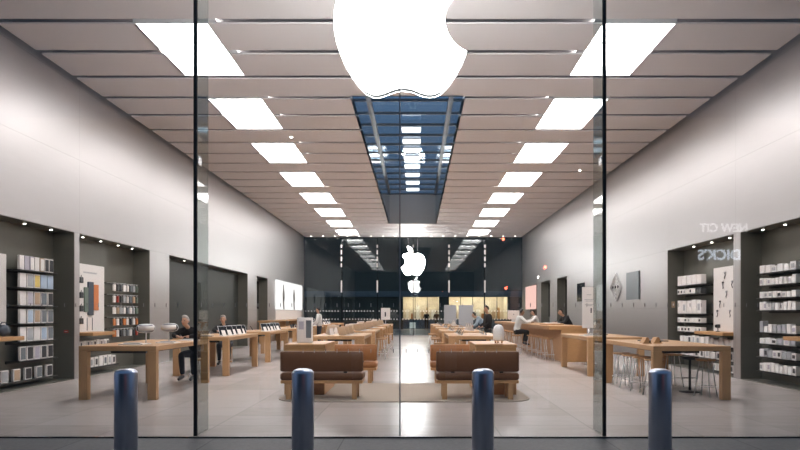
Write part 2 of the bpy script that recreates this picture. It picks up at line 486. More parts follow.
# ---------------------------------------------------------------- glass fronts
EDGE = [XL, -5.01, -2.60, -0.19, 2.22, 4.63, XR]
def front(y, s, glassmat, words_, fins, first_no, dash):
    """s=+1: fins point to +Y."""
    for i in range(6):
        x0, x1 = EDGE[i] + .008, EDGE[i + 1] - .008
        w = bpy.data.objects.new(f'window_{first_no + i}', None); COL.objects.link(w)
        struct(w, f'tall clear glass pane, {ORD[i]} from the left, of the {words_}', 'window')
        q = MB(); q.box(x0, x1, y - .01, y + .01, 0.005, ZC + .3); q.build('glass_pane', glassmat, w)
        if dash and 0 < i < 6:
            q = MB()
            n = int((x1 - x0) / .133)
            for z in (1.555, 1.015):
                for a in range(n):
                    xx = x0 + .066 + a * .133
                    if z < 1.2 and abs(xx - XM) > 1.2: continue
                    q.box(xx - .004, xx + .004, y - .0125, y - .0105, z - .022, z + .022)
            q.build('safety_marking', 'dash', w)
        if not dash:
            q = MB()
            n = int((x1 - x0) / .2)
            for z in (1.65, 1.10):
                for a in range(n):
                    q.cyl((x0 + .1 + a * .2, y - .0125, z), (x0 + .1 + a * .2, y - .0105, z), .045, n=10, smooth=False)
            q.build('safety_marking', 'dot', w)
        if i > 0:
            x = EDGE[i]
            has_fin = i in fins
            q = MB(); 
            hw = .02 if has_fin else .007
            q.box(x - hw, x + hw, y - .012, y + .014, 0.012, ZC + .3)
            q.build('silicone_joint', 'black' if has_fin or not dash else 'dash', w)
            if has_fin:
                q = MB(); a, b = sorted((y + s * .016, y + s * .42)); q.box(x - .011, x + .011, a, b, 0.012, ZC + .25)
                q.build('glass_fin', 'fin_glass', w)
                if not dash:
                    for za, zb in ((2.9, 3.7), (4.6, 4.85), (5.0, 5.3), (5.45, 5.75), (5.9, 6.1)):  # white strips added as painted glints of the lights on the fin edges
                        q = MB(); q.box(x - .045, x + .045, y - .47, y - .452, za, zb); q.build('fin_glint', 'card', w)
                q = MB()
                for z in (3.27,):
                    a, b = sorted((y + s * .015, y + s * .13)); q.rbox(x - .03, x + .03, a, b, z - .05, z + .05, .006)
                q.build('patch_fitting', 'steel', w)
front(YG, 1, 'glass', 'storefront', (2, 4), 1, True)
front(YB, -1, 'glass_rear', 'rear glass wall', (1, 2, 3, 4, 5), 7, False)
tr = MB(); tr.box(XL - .2, XR + .2, YG - .06, YG + .06, ZC + .3, ZC + 1.2)
struct(tr.build('trim_2', 'black_metal'), 'dark head beam above the front glass', 'beam')
tr = MB(); tr.box(XL - .2, XR + .2, YB - .06, YB + .06, ZC + .3, ZC + 1.2)
struct(tr.build('trim_3', 'black_metal'), 'dark head beam above the rear glass', 'beam')

# ---------------------------------------------------------------- glowing emblem on each glass front
def bez(p0, p1, p2, p3, n=10):
    out = []
    for i in range(1, n + 1):
        t = i / n; u = 1 - t
        out.append(tuple(u ** 3 * a + 3 * u * u * t * b + 3 * u * t * t * c + t ** 3 * d for a, b, c, d in zip(p0, p1, p2, p3)))
    return out
def path(start, segs):
    pts, p = [start], start
    for s in segs:
        c = [(p[0] + s[i], p[1] + s[i + 1]) for i in (0, 2, 4)]
        pts += bez(p, *c); p = c[2]
    return pts
BODY = path((12.152, 6.896), [(-.948, 0, -2.415, -1.078, -3.96, -1.04), (-2.04, .027, -3.91, 1.183, -4.961, 3.014), (-2.117, 3.675, -.546, 9.103, 1.519, 12.09),
    (1.013, 1.454, 2.208, 3.09, 3.792, 3.039), (1.52, -.065, 2.09, -.987, 3.935, -.987), (1.831, 0, 2.35, .987, 3.96, .948), (1.637, -.026, 2.676, -1.48, 3.676, -2.948),
    (1.156, -1.688, 1.636, -3.325, 1.662, -3.415), (-.039, -.013, -3.182, -1.221, -3.22, -4.857), (-.026, -3.04, 2.48, -4.494, 2.597, -4.559), (-1.429, -2.09, -3.623, -2.324, -4.39, -2.376), (-2, -.156, -3.675, 1.09, -4.61, 1.09)])
LEAF = path((15.53, 3.83), [(.843, -1.012, 1.4, -2.427, 1.245, -3.83), (-1.207, .052, -2.662, .805, -3.532, 1.818), (-.78, .896, -1.454, 2.338, -1.273, 3.714), (1.338, .104, 2.715, -.688, 3.559, -1.701)])
def dedupe(pts):
    out = []
    for p in pts:
        if not out or (abs(p[0] - out[-1][0]) + abs(p[1] - out[-1][1])) > 1e-4: out.append(p)
    if abs(out[0][0] - out[-1][0]) + abs(out[0][1] - out[-1][1]) < 1e-3: out.pop()
    return out
BODY, LEAF = dedupe(BODY), dedupe(LEAF)
def emblem(y, mirror, label, zb):
    t = thing('emblem_sign', label, 'sign', (XM, y, zb), 0)
    k = 1.60 / 19.55
    for nm, pts in (('fruit_body', BODY), ('leaf', LEAF)):
        P = [((px - 12.0) * k * (-1 if mirror else 1), (24.0 - py) * k) for px, py in pts]
        bmf = MB(); bmf.prism(P, -.06, -.052); bmf.prism(P, .052, .06)
        o = bmf.build(nm, 'logo_glow', t)
        e = MB()
        n = len(P); vs = [(a, -.052, b) for a, b in P] + [(a, .052, b) for a, b in P]
        e._add(vs, [(i, (i + 1) % n, n + (i + 1) % n, n + i) for i in range(n)])
        e.build('acrylic_rim', 'logo_rim', o)
    for a in (-.3, .3):
        q = MB(); q.cyl((a, 0, 1.45), (a, 0, ZC - zb), .012, n=8); q.build('hanger', 'steel', t)
    return t
emblem(YG + .21, False, 'big glowing white bitten fruit emblem hung behind the front glass', 4.09)
emblem(YB - .30, True, 'small looking glowing white bitten fruit emblem hung at the far rear glass', 4.05)

# ---------------------------------------------------------------- spots in alcoves and ceiling
def spot(x, y, z, label, group, r=.036):
    t = thing('downlight', label, 'downlight', (x, y, z), 0, group)
    q = MB(); q.cyl((0, 0, -.012), (0, 0, 0), r, n=14); q.build('ring', 'alu', t)
    q = MB(); q.cyl((0, 0, -.016), (0, 0, -.012), r * .72, n=14); q.build('lens', 'spot_glow', t)
for i, y in enumerate((12.4, 13.3)): spot(-7.83, y, AT - .006, f'small round downlight above the near left alcove, {ORD[i]} from the glass', 'alcove downlights')
for i, y in enumerate((14.57, 15.4, 16.3, 17.1)): spot(-7.83, y, AT - .006, f'small round downlight above the hanging products alcove, {ORD[i]} from the glass', 'alcove downlights')
for i, y in enumerate((12.5, 13.3)): spot(7.44, y, AT - .006, f'small round downlight above the near right alcove, {ORD[i]} from the glass', 'alcove downlights')
for i, y in enumerate((14.7, 15.6, 16.6)): spot(7.44, y, AT - .006, f'small round downlight above the second right alcove, {ORD[i]} from the glass', 'alcove downlights')
spot(-7.85, 21.0, AT - .006, 'small round downlight above the long dark recess on the left wall', 'alcove downlights')
spot(-3.66, 18.2, ZC, 'single round downlight in the ceiling beside the left light coffers', 'ceiling downlights', .06)
spot(5.92, 22.4, ZC, 'single round downlight in the ceiling beside the right light coffers', 'ceiling downlights', .06)
for i in range(18):
    spot(XM - 6.8 + .8 * i, 41.3, ZC, f'round downlight in the row before the rear glass, {ORD[i]} from the left', 'downlight row at the rear glass', .07)

# ================================================================== FURNITURE
TH, TT = 0.91, 0.085
table0 = {}
def table(x0, x1, y0, y1, label, group):
    w, L = x1 - x0, y1 - y0
    key = (round(w, 2), round(L, 2))
    if key in table0:
        return dup(table0[key], (x0, y0, 0), 0, label, group)
    t = thing('display_table', label, 'table', (x0, y0, 0), 0, group)
    q = MB(); q.rbox(0, w, 0, L, TH - TT, TH, .006); q.build('tabletop', 'oak', t)
    lw, ld = .15, .11
    for (a, b) in ((0, 0), (w - lw, 0), (0, L - ld), (w - lw, L - ld)):
        q = MB(); q.rbox(a + .001, a + lw - .001, b + .001, b + ld - .001, 0, TH - TT, .004); q.build('leg', 'oak_leg', t)
    q = MB(); q.box(.35, w - .35, .4, L - .4, TH - TT - .06, TH - TT); q.build('cable_tray', 'black_metal', t)
    table0[key] = t
    return t
LW = 1.31
LT = [10.45, 14.5, 18.6, 22.7, 26.8, 30.9, 35.0]
for i, y in enumerate(LT):
    table(-5.69, -5.69 + LW, y, y + 2.7, f'pale oak display table beside the left wall, {ORD[i]} from the storefront', 'oak display tables')
CT = [15.2, 19.3, 23.4, 27.5, 31.6]
for i, y in enumerate(CT):
    table(-2.58, -2.58 + LW, y, y + 2.7, f'pale oak display table left of the middle aisle, {ORD[i]} behind the brown benches', 'oak display tables')
    table(.80, .80 + LW, y, y + 2.7, f'pale oak display table right of the middle aisle, {ORD[i]} behind the brown benches', 'oak display tables')
table(4.0, 4.0 + LW, 10.45, 13.15, 'pale oak display table near the right wall, closest to the storefront', 'oak display tables')
table(4.0, 4.0 + LW, 14.4, 17.1, 'pale oak display table near the right wall, in front of the long bar', 'oak display tables')

# long service bar
t = thing('service_bar', 'long orange toned wooden bar with stools along its aisle side', 'bar counter', (4.02, 18.7, 0))
q = MB(); q.rbox(0, 1.14, 0, 13.0, .98, 1.09, .006); q.build('countertop', 'oak_warm', t)
q = MB(); q.rbox(.36, 1.14, .02, .1, 0, .98, .004); q.build('end_panel', 'oak_warm', t)
q = MB(); q.rbox(.36, 1.14, 12.9, 12.98, 0, .98, .004); q.build('end_panel', 'oak_warm', t)
q = MB(); q.box(.40, .46, .1, 12.9, 0, .98); q.build('front_panel', 'oak_warm', t)

# benches
def bench(label, loc, mat, curve_right):
    """Bench seen from behind: long backrest over a seat cushion on an oak frame."""
    t = thing('bench', label, 'bench', loc, 0, 'brown leather benches')
    L = 1.40
    def plan(x0, x1, y0, y1, r, right):
        p = []
        c = [(x0 + r, y0 + r, PI, 1.5 * PI), (x1 - r, y0 + r, 1.5 * PI, 2 * PI), (x1 - r, y1 - r, 0, .5 * PI), (x0 + r, y1 - r, .5 * PI, PI)]
        for cx, cy, a0, a1 in c:
            for k in range(6):
                a = a0 + (a1 - a0) * k / 5
                p.append((cx + r * math.cos(a), cy + r * math.sin(a)))
        return p
    def cushion(x0, x1, y0, y1, z0, z1, r, e):
        q = MB()
        base = plan(x0, x1, y0, y1, r, 0)
        ins = plan(x0 + e, x1 - e, y0 + e, y1 - e, max(.004, r - e), 0)
        n = len(base)
        rings = [(ins, z0), (base, z0 + e), (base, z1 - e), (ins, z1)]
        vs = [(x, y, z) for pl_, z in rings for x, y in pl_]
        fs = []
        for j in range(3):
            for i in range(n):
                fs.append((j * n + i, j * n + (i + 1) % n, (j + 1) * n + (i + 1) % n, (j + 1) * n + i))
        fs += [tuple(range(n))[::-1], tuple(range(3 * n, 4 * n))]
        q._add(vs, fs, True)
        return q
    cushion(0, L, 0, .13, .47, .81, .06, .02).build('backrest', mat, t)
    cushion(0, L, .0, .52, .325, .445, .06, .025).build('seat', mat, t)
    q = MB(); q.rbox(.01, L - .01, .02, .50, .27, .325, .006); q.build('seat_frame', 'oak_warm', t)
    for (x, y) in ((.10, .03), (L - .19, .03), (.10, .41), (L - .19, .41)):
        q = MB(); q.rbox(x, x + .085, y, y + .08, 0.0, .27, .004); q.build('leg', 'oak_leg', t)
    for x in (.25, L - .33):
        q = MB(); q.box(x, x + .06, .045, .10, .445, .47); q.build('back_bracket', 'black_metal', t)
    return t
BZ = .012
bench('dark brown leather bench seen from behind, left of the aisle, nearest the glass', (-2.29, 10.40, BZ), 'leather', 0)
bench('dark brown leather bench seen from behind, right of the aisle, nearest the glass', (.34, 10.40, BZ), 'leather', 1)
bench('tan brown leather bench left of the aisle, behind the oak box', (-2.22, 12.95, 0), 'leather_tan', 0)
bench('tan brown leather bench right of the aisle, behind the oak box', (.30, 12.95, 0), 'leather_tan', 1)
def oak_box(x0, x1, y0, y1, label):
    t = thing('oak_box', label, 'box table', ((x0 + x1) / 2, (y0 + y1) / 2, BZ), 0, 'oak box tables')
    w, d = (x1 - x0) / 2, (y1 - y0) / 2
    q = MB(); q.rbox(-w, w, -d, d, .84, .90, .006); q.build('top', 'oak_warm', t)
    q = MB(); q.rbox(-w + .01, w - .01, -d + .01, d - .01, 0, .84, .006); q.build('body', 'oak_warm', t)
    return t
oak_box(-2.36, -1.62, 11.05, 12.4, 'warm oak box table beside the left bench with a white display card on top')
oak_box(1.06, 1.80, 11.05, 12.4, 'warm oak box table beside the right bench with a white dome lantern on top')
mt = MB()
pts = []
for cx, cy, a0 in ((-2.35 + .5, 10.18 + .5, PI), (1.95 - .5, 10.18 + .5, 1.5 * PI), (1.95 - .5, 12.9 - .5, 0), (-2.35 + .5, 12.9 - .5, .5 * PI)):
    for k in range(8):
        a = a0 + PI / 2 * k / 7
        pts.append((cx + .5 * math.cos(a), cy + .5 * math.sin(a)))
mt.prism(pts, 0.0, .012, 'Z')
tag(mt.build('entrance_mat', 'mat'), 'tan entrance mat with rounded corners under the two front benches', 'mat')

# white items on the oak boxes
t = thing('display_card', 'white upright display card with a grey picture on the left oak box', 'sign', (-2.08, 11.62, .912), .1)
q = MB(); q.rbox(-.145, .145, -.04, .04, 0, .47, .006); q.build('card_block', 'card', t)
q = MB(); q.box(.02, .115, -.043, -.0402, .09, .42); q.build('picture', 'midgrey', t)
q = MB(); q.box(-.115, -.02, -.043, -.0402, .25, .40); q.build('picture', 'lilac', t)
t = thing('dome_lantern', 'white dome topped lantern standing on the right oak box', 'lantern', (1.53, 11.5, .912), 0)
q = MB(); q.lathe([(.095, .05), (.1, .07), (.1, .24), (.085, .30), (.05, .335), (.005, .345)], 20); q.build('shade', 'white', t)
for a in (-.06, .06):
    q = MB(); q.cyl((a, -.03, 0), (a, -.03, .055), .014, n=8); q.build('foot', 'oak', t)
q = MB(); q.cyl((0, .06, 0), (0, .06, .055), .014, n=8); q.build('foot', 'oak', t)

# bollards
bo0 = None
for i, x in enumerate((-2.338, -.912, .54, 1.968)):
    lab = f'brushed steel bollard on the dark pavement, {ORD[i]} from the left'
    if bo0 is None:
        bo0 = thing('bollard', lab, 'bollard', (x, 5.0, -.012), 0, 'steel bollards before the glass')
        q = MB(); q.lathe([(.088, 0), (.088, .985), (.084, .998), (.070, 1.012), (.045, 1.020), (.004, 1.024)], 40); q.build('post', 'bollard', bo0)
        q = MB(); q.lathe([(.105, 0), (.105, .006), (.09, .012)], 40); q.build('base_ring', 'steel', bo0)
    else:
        dup(bo0, (x, 5.0, -.012), .5 * i, lab)

# stools
st0 = {}
def stool(x, y, label, group, kind='wood', rz=0.0, h=.66):
    key = (kind, h)
    if key in st0: return dup(st0[key], (x, y, 0), rz, label, group)
    t = thing('bar_stool', label, 'stool', (x, y, 0), rz, group)
    seatm = {'wood': 'oak', 'dark': 'black_metal'}[kind]
    legm = {'wood': 'alu', 'dark': 'black_metal'}[kind]
    if kind == 'wood':
        q = MB(); q.lathe([(.01, h - .035), (.15, h - .035), (.17, h - .02), (.165, h), (.10, h - .006), (.01, h - .01)], 20); q.build('seat', seatm, t)
        for a in range(4):
            c, s = math.cos(a * PI / 2 + PI / 4), math.sin(a * PI / 2 + PI / 4)
            q = MB(); q.tube([(c * .11, s * .11, h - .034), (c * .15, s * .15, h * .45), (c * .20, s * .20, 0)], .009, 6); q.build('leg', legm, t)
        q = MB(); q.tube([(.177 * math.cos(k * PI / 8), .177 * math.sin(k * PI / 8), h * .27) for k in range(16)], .007, 6, True); q.build('foot_ring', legm, t)
    else:
        q = MB(); q.lathe([(.01, h - .05), (.15, h - .05), (.165, h - .03), (.16, h), (.01, h - .006)], 20); q.build('seat', seatm, t)
        q = MB(); q.cyl((0, 0, .02), (0, 0, h - .05), .022, n=12); q.build('column', legm, t)
        q = MB(); q.lathe([(.19, 0), (.19, .012), (.03, .03)], 24); q.build('base', legm, t)
        q = MB(); q.cyl((-.15, 0, .26), (.15, 0, .26), .011, n=8); q.build('foot_bar', legm, t)
    st0[key] = t
    return t
for i, y in enumerate((11.0, 11.6, 12.2, 12.75)):
    stool(4.22, y, f'oak topped stool, aisle side of the near right table, {ORD[i]} from the glass', 'stools at the near right table', rz=.3 * i)
stool(5.12, 12.35, 'oak topped stool, wall side of near right table, just beyond the black stool', 'stools at the near right table', rz=.2)
stool(5.10, 11.55, 'black pedestal stool at the wall side of the near right table', 'stools at the near right table', 'dark')
stool(5.10, 10.92, 'oak topped stool, wall side of the near right table, nearest the glass', 'stools at the near right table', rz=.7)
for i in range(12):
    stool(4.12, 19.25 + .95 * i, f'pale stool tucked under the long wooden bar, {ORD[i]} from the storefront', 'stools along the wooden bar', rz=.2 * i, h=.70)

for i, y in enumerate((19.9, 21.1, 24.3, 25.4)):
    stool(-1.12, y, f'pale stool, aisle side of the tables left of the aisle, {ORD[i]} from glass', 'stools at the middle tables', rz=.4 * i, h=.66)
for i, y in enumerate((15.9, 17.0, 20.0, 21.2, 24.2, 25.3)):
    stool(.66, y, f'pale stool, aisle side of the tables right of the aisle, {ORD[i]} from glass', 'stools at the middle tables', rz=.4 * i, h=.66)

# left wall ledge
t = thing('wall_ledge', 'pale oak ledge along the left wall under the bright poster', 'ledge', (XL + .003, 29.7, 0))
q = MB(); q.rbox(.001, .62, 0, 11.3, 1.06, 1.13, .006); q.build('ledge_top', 'oak', t)
for y in (.3, 3.8, 7.4, 10.8):
    q = MB(); q.box(.001, .55, y, y + .07, 0, 1.06); q.build('support', 'oak_leg', t)

# wall panels and posters -------------------------------------------------
def wall_panel(name, side, y0, y1, z0, z1, mat, label, cat, dx=.0, th=.04, frame=None):
    s = -1 if side == 'L' else 1
    x = (XL if s < 0 else XR) - s * (th + .002) + s * dx
    a, b = sorted((x, x + s * th))
    t = thing(name, label, cat, (0, 0, 0))
    q = MB(); q.box(a, b, y0, y1, z0, z1); q.build('panel', mat, t)
    return t, (x, s)
t, (x, s) = wall_panel('video_wall', 'L', 19.2, 27.9, .62, 3.2, 'alcove_black', 'long dark glossy panel filling the recess behind the left tables', 'panel', dx=AD, th=.06)
t, (x, s) = wall_panel('backlit_poster', 'L', 33.5, 41.0, 1.70, 3.32, 'poster_lit', 'wide bright backlit poster with two grey figures on the left wall', 'poster', th=.08)
for (yy, hh) in ((35.2, 1.35), (38.2, 1.2)):
    q = MB()
    P = [(yy - .10, 1.72), (yy + .28, 1.72), (yy + .16, 2.1), (yy + .34, 2.35), (yy + .26, 2.7), (yy + .12, 2.85), (yy + .10, 1.75 + hh), (yy - .12, 1.75 + hh), (yy - .14, 2.8), (yy - .26, 2.6), (yy - .2, 2.2)]
    q.prism(P, x + .001, x - .004, 'X'); q.build('printed_figure', 'poster_grey', t)
t, (x, s) = wall_panel('bright_panel', 'L', 33.5, 41.0, 1.14, 1.68, 'card', 'pale plain panel under the bright poster above the oak ledge', 'panel', th=.03)
t, (x, s) = wall_panel('screen_panel', 'L', 29.75, 31.6, 1.72, 3.1, 'screen', 'dark narrow screen in the small recess beside the bright poster', 'screen', dx=AD, th=.06)
q = MB(); q.box(x - .001 * s * -1, x + .004 * -s, 30.6, 31.0, 2.5, 2.66)
t, (x, s) = wall_panel('dark_poster', 'R', 20.0, 21.2, 1.93, 2.85, 'midgrey', 'tall dark poster on the right steel wall behind the near tables', 'poster', th=.03)
t, (x, s) = wall_panel('dark_poster', 'R', 26.5, 27.7, 2.0, 2.8, 'screen', 'small dark poster on the right wall behind the white standing sign', 'poster', th=.03)
t, (x, s) = wall_panel('pink_poster', 'R', 37.2, 40.6, 1.75, 3.2, 'poster_pink', 'pink glowing poster on the right wall near the rear glass', 'poster', th=.05)
t, (x, s) = wall_panel('wall_screen', 'R', 29.75, 31.65, 1.3, 3.2, 'screen', 'dark panel in the recess nearest along the wooden bar', 'panel', dx=AD, th=.06)
t, (x, s) = wall_panel('wall_screen', 'R', 33.5, 35.7, 1.3, 3.2, 'screen', 'dark panel with a white figure in the middle recess above the bar', 'panel', dx=AD, th=.06)
q = MB(); q.prism([(34.3, 1.6), (34.9, 1.6), (34.75, 2.1), (35.0, 2.4), (34.75, 2.75), (34.6, 3.0), (34.45, 2.75), (34.2, 2.4), (34.45, 2.1)], x - .006, x - .001, 'X'); q.build('white_figure', 'poster_lit', t)

# white lattice on the right wall, added to stand in for a bright reflection
t = thing('reflection_lattice', 'white diamond lattice added for a reflection, right wall beside the dark poster', 'reflection shape', (XR - .03, 22.3, 2.42), 0)
q = MB()
for k in range(4):
    a = .50 - .13 * k; w = .60 - .15 * k
    q.tube([(0, 0, a), (0, w, 0), (0, 0, -a), (0, -w, 0)], .022, 6, True)
for k in (-1, 0, 1):
    q.tube([(0, .28 * k - .1, -.2 + .1 * abs(k)), (0, .28 * k + .1, .2 - .1 * abs(k))], .02, 6)
    q.tube([(0, .28 * k + .1, -.2 + .1 * abs(k)), (0, .28 * k - .1, .2 - .1 * abs(k))], .02, 6)
q.build('lattice', 'white', t)
for k in (-1, 0, 1):
    q = MB(); q.ball((-.02, .28 * k, 0), .055, .4, 1, 1, 8); q.build('reflection_dot', 'dark', t)

# standing white sign behind the second right table
t = thing('standing_sign', 'tall white standing sign with small grey print behind the second right table', 'sign', (4.95, 17.75, 0))
q = MB(); q.rbox(-.2, .2, -.14, .14, 0, .02, .004); q.build('base', 'steel', t)
q = MB(); q.cyl((0, .0, .02), (0, .0, 1.06), .02, n=12); q.build('post', 'steel', t)
q = MB(); q.rbox(-.19, .19, -.02, .02, 1.05, 2.22, .004); q.build('board', 'card', t)
q = MB()
for z, w in ((2.0, .07), (1.86, .13), (1.82, .10), (1.72, .12), (1.69, .09)):
    q.box(-w, w, -.0225, -.0205, z - .008, z + .008)
q.build('small_print', 'grey', t)
q = MB(); q.rbox(.04, .075, -.0235, -.0203, 1.48, 1.62, .0012); q.build('phone_picture', 'dark', t)
# white sign on a post among the middle tables
t = thing('post_sign', 'small white sign on a post beyond the tables left of the aisle', 'sign', (-1.75, 35.6, 0))
q = MB(); q.lathe([(.2, 0), (.2, .015), (.03, .03)], 20); q.build('base', 'steel', t)
q = MB(); q.cyl((0, 0, .03), (0, 0, 1.12), .018, n=10); q.build('post', 'steel', t)
q = MB(); q.rbox(-.26, .26, -.02, .02, 1.12, 1.80, .004); q.build('board', 'card', t)
q = MB(); q.rbox(-.05, .03, -.024, -.0205, 1.3, 1.56, .0014); q.build('printed_mark', 'dark', t)
# grey partition at the far end of the right middle row
for i, (xa, xb) in enumerate(((1.72, 2.47), (2.62, 3.5))):
    t = thing('partition_panel', ('grey partition panel at the far end of the aisle tables, nearer the aisle', 'grey partition panel at the far end of the aisle tables, farther from the aisle')[i], 'partition', ((xa + xb) / 2, 38.0, 0), 0, 'grey partition panels')
    w = (xb - xa) / 2
    q = MB(); q.rbox(-w, w, -.03, .03, .08, 2.0, .006); q.build('panel', 'grey', t)
    for xx in (-w + .1, w - .1):
        q = MB(); q.box(xx - .03, xx + .03, -.2, .2, 0, .08); q.build('foot', 'steel', t)

# ================================================================== PRODUCTS IN THE ALCOVES
def shelf(side, y0, y1, z, depth, label, group):
    s = -1 if side == 'L' else 1
    xb = (XL if s < 0 else XR) + s * (AD - .001)
    a, b = sorted((xb, xb - s * depth))
    t = thing('wall_shelf', label, 'shelf', (0, 0, 0), 0, group)
    q = MB(); q.rbox(a, b, y0, y1, z - .022, z, .003); q.build('board', 'shelf', t)
    q = MB()
    a2, b2 = sorted((xb, xb - s * .03))
    q.box(a2, b2, y0, y1, z - .06, z - .022); q.build('rail', 'shelf', t)
    return xb, s

BOXN = {'white': 'white', 'card': 'off white', 'grey': 'grey', 'midgrey': 'slate', 'dark': 'black', 'yellow': 'yellow', 'sky': 'pale blue', 'lilac': 'lilac', 'tan': 'tan', 'orange': 'orange', 'red': 'red', 'navy': 'navy', 'green': 'sage'}
def boxed(side, xb, s, y, w, h, d, z, front_gap, body, print_, label, group, tilt=0.0, pr=(.16, .1)):
    """A carton on a shelf with its printed face to the room; xb = back of the alcove."""
    o = thing('product_box', label, 'box', (xb - s * (front_gap + d / 2), y, z), 0, group)
    o.rotation_euler = (0, 0, tilt)
    q = MB(); q.rbox(-d / 2, d / 2, -w / 2, w / 2, 0, h, .004); q.build('carton', body, o)
    if print_:
        xf = -s * d / 2
        a, b = sorted((xf - s * .0005, xf - s * .004))
        q = MB(); q.box(a, b, -w / 2 + w * pr[0], w / 2 - w * pr[0], h * pr[1], h * (1 - pr[1])); q.build('front_print', print_, o)
    return o

ROWW = ['top', 'second', 'third', 'fourth', 'fifth', 'sixth', 'seventh', 'lowest']
# --- near left alcove: seven shelves of boxed cases
G = 'boxed cases in the near left alcove'
zs = [2.33, 1.98, 1.62, 1.26, .90, .52, .13]
rows = [
    [('card', None), ('lilac', None), ('lilac', 'card'), ('card', None), ('tan', 'card'), ('card', 'dark'), ('card', 'dark')],
    [('card', None), ('card', 'grey'), ('card', 'yellow'), ('sky', None), ('sky', None)],
    [('card', None), ('card', 'lilac'), ('card', 'tan'), ('card', 'midgrey'), ('card', 'dark')],
    [('card', None), ('card', 'sky'), ('card', 'tan'), ('card', 'midgrey'), ('card', 'midgrey')],
    [('card', None), ('card', 'grey'), ('card', None), ('card', 'sky'), ('card', 'midgrey')],
    [('card', 'midgrey'), ('card', 'dark'), ('card', 'lilac'), ('card', 'dark'), ('card', 'dark')],
    [('card', 'dark'), ('card', 'grey'), ('card', 'tan'), ('card', 'dark'), ('card', 'midgrey'), ('card', 'dark')],
]
for r, z in enumerate(zs):
    y0, y1 = (12.17, 13.45) if r < 6 else (10.9, 13.45)
    xb, s = shelf('L', y0, y1, z, .30, f'dark metal shelf in the near left alcove, {ROWW[r] if r < 6 else "lowest"} of seven', 'shelves in the near left alcove')
    n = len(rows[r]); step = 1.16 / n
    for i, (b, p) in enumerate(rows[r]):
        if r == 6: yy = 11.45 + .36 * i; w = .20; h = .24
        else: yy = 12.24 + step * (i + .5); w = step * .84; h = .29 if r < 5 else .28
        p2 = p
        nm = f'{BOXN[b]} boxed case' + (f' with {BOXN[p]} front' if p else ' with plain front')
        boxed('L', xb, s, yy, w, h, .05, z, .19, b, p2, f'{nm}, {ORD[i]} from glass, {ROWW[r] if r < 6 else "lowest"} shelf, near left alcove', G, tilt=random.uniform(-.06, .06), pr=(.10, .08))
# white board, wooden slab and a blue pouch at the frame side of the near left alcove
def white_board(side, y0, y1, z0, z1, label):
    s = -1 if side == 'L' else 1
    xb = (XL if s < 0 else XR) + s * (AD - .001)
    t = thing('display_board', label, 'display board', (0, 0, 0))
    a, b = sorted((xb, xb - s * .05))
    q = MB(); q.rbox(a, b, y0, y1, z0, z1, .004); q.build('board', 'card', t)
    return t, xb - s * .05, s
def slab(side, y0, y1, z, label):
    s = -1 if side == 'L' else 1
    xb = (XL if s < 0 else XR) + s * (AD - .001)
    t = thing('slab_shelf', label, 'shelf', (0, 0, 0), 0, 'thick oak slab shelves')
    a, b = sorted((xb - s * .06, xb - s * .62))
    q = MB(); q.rbox(a, b, y0, y1, z - .075, z, .005); q.build('slab', 'oak_warm', t)
    a, b = sorted((xb, xb - s * .06))
    q = MB(); q.box(a, b, y0 + .1, y1 - .1, z - .07, z - .01); q.build('bracket', 'black_metal', t)
    return xb, s
white_board('L', 10.3, 12.14, 1.1, 2.62, 'white display board at the edge of the near left alcove')
xb, s = slab('L', 10.4, 11.8, 1.03, 'thick oak slab shelf in the near left alcove below its white board')
t = thing('padded_pouch', 'dark blue padded pouch on the slab shelf in the near left alcove', 'pouch', (xb - s * .34, 11.62, 1.03))
q = MB(); q.ball((0, 0, .11), .11, .7, 1.5, 1.0, 10); q.build('body', 'navy', t)
q = MB(); q.tube([(0, -.1, .2), (0, -.06, .26), (0, .06, .26), (0, .1, .2)], .012, 6); q.build('handle', 'navy', t)
t = thing('wall_tag', 'small red tag on the end panel of the near left alcove', 'tag', (-7.78, 13.795, 1.06), 0)
q = MB(); q.rbox(-.05, .05, -.012, 0, -.03, .03, .004); q.build('plate', 'red', t)
q = MB(); q.box(-.03, .03, -.0135, -.012, -.006, .006); q.build('white_bar', 'card', t)

# --- second left alcove: white board with cases, hanging products
t, xf, s = white_board('L', 14.12, 15.95, 1.0, 2.66, 'white display board with big navy and orange phone cases in second left alcove')
for (ya, yb, za, zb, mt_) in ((14.95, 15.13, 1.50, 2.10, 'green'), (15.12, 15.38, 1.42, 2.24, 'navy'), (15.38, 15.62, 1.54, 2.18, 'orange')):
    q = MB(); q.rbox(xf - s * .001, xf - s * .03, ya, yb, za, zb, .008) if s > 0 else q.rbox(xf + .001, xf + .03, ya, yb, za, zb, .008)
    q.build('case_picture', mt_, t)
q = MB()
for k in range(9):
    q.box(xf + .0005, xf + .003, 14.95 + .07 * k, 15.0 + .07 * k, 2.44, 2.48)
q.build('grey_lettering', 'grey', t)
for k in range(2):
    q = MB(); q.box(xf + .0005, xf + .012, 15.1 + .24 * k, 15.12 + .24 * k, 1.05, 1.36); q.build('strap_picture', 'midgrey', t)
for k, z in enumerate((2.28, 1.92, 1.6, 1.3)):
    o = thing('hanging_pouch', f'black item hung on the white board in second left alcove, {ROWW[k]} of four', 'accessory', (xf + .03, 14.80, z), 0, 'black items hung on the left white board')
    q = MB(); q.rbox(-.02, .02, -.07, .07, -.09, .05, .008); q.build('pouch', 'dark', o)
    q = MB(); q.tube([(0, -.03, .05), (0, 0, .10), (0, .03, .05)], .006, 5); q.build('loop', 'dark', o)
xb, s = slab('L', 14.3, 15.35, 1.02, 'thick oak slab shelf in second left alcove below the cases board')
peg_rows = [2.26, 1.96, 1.66, 1.36, 1.06]
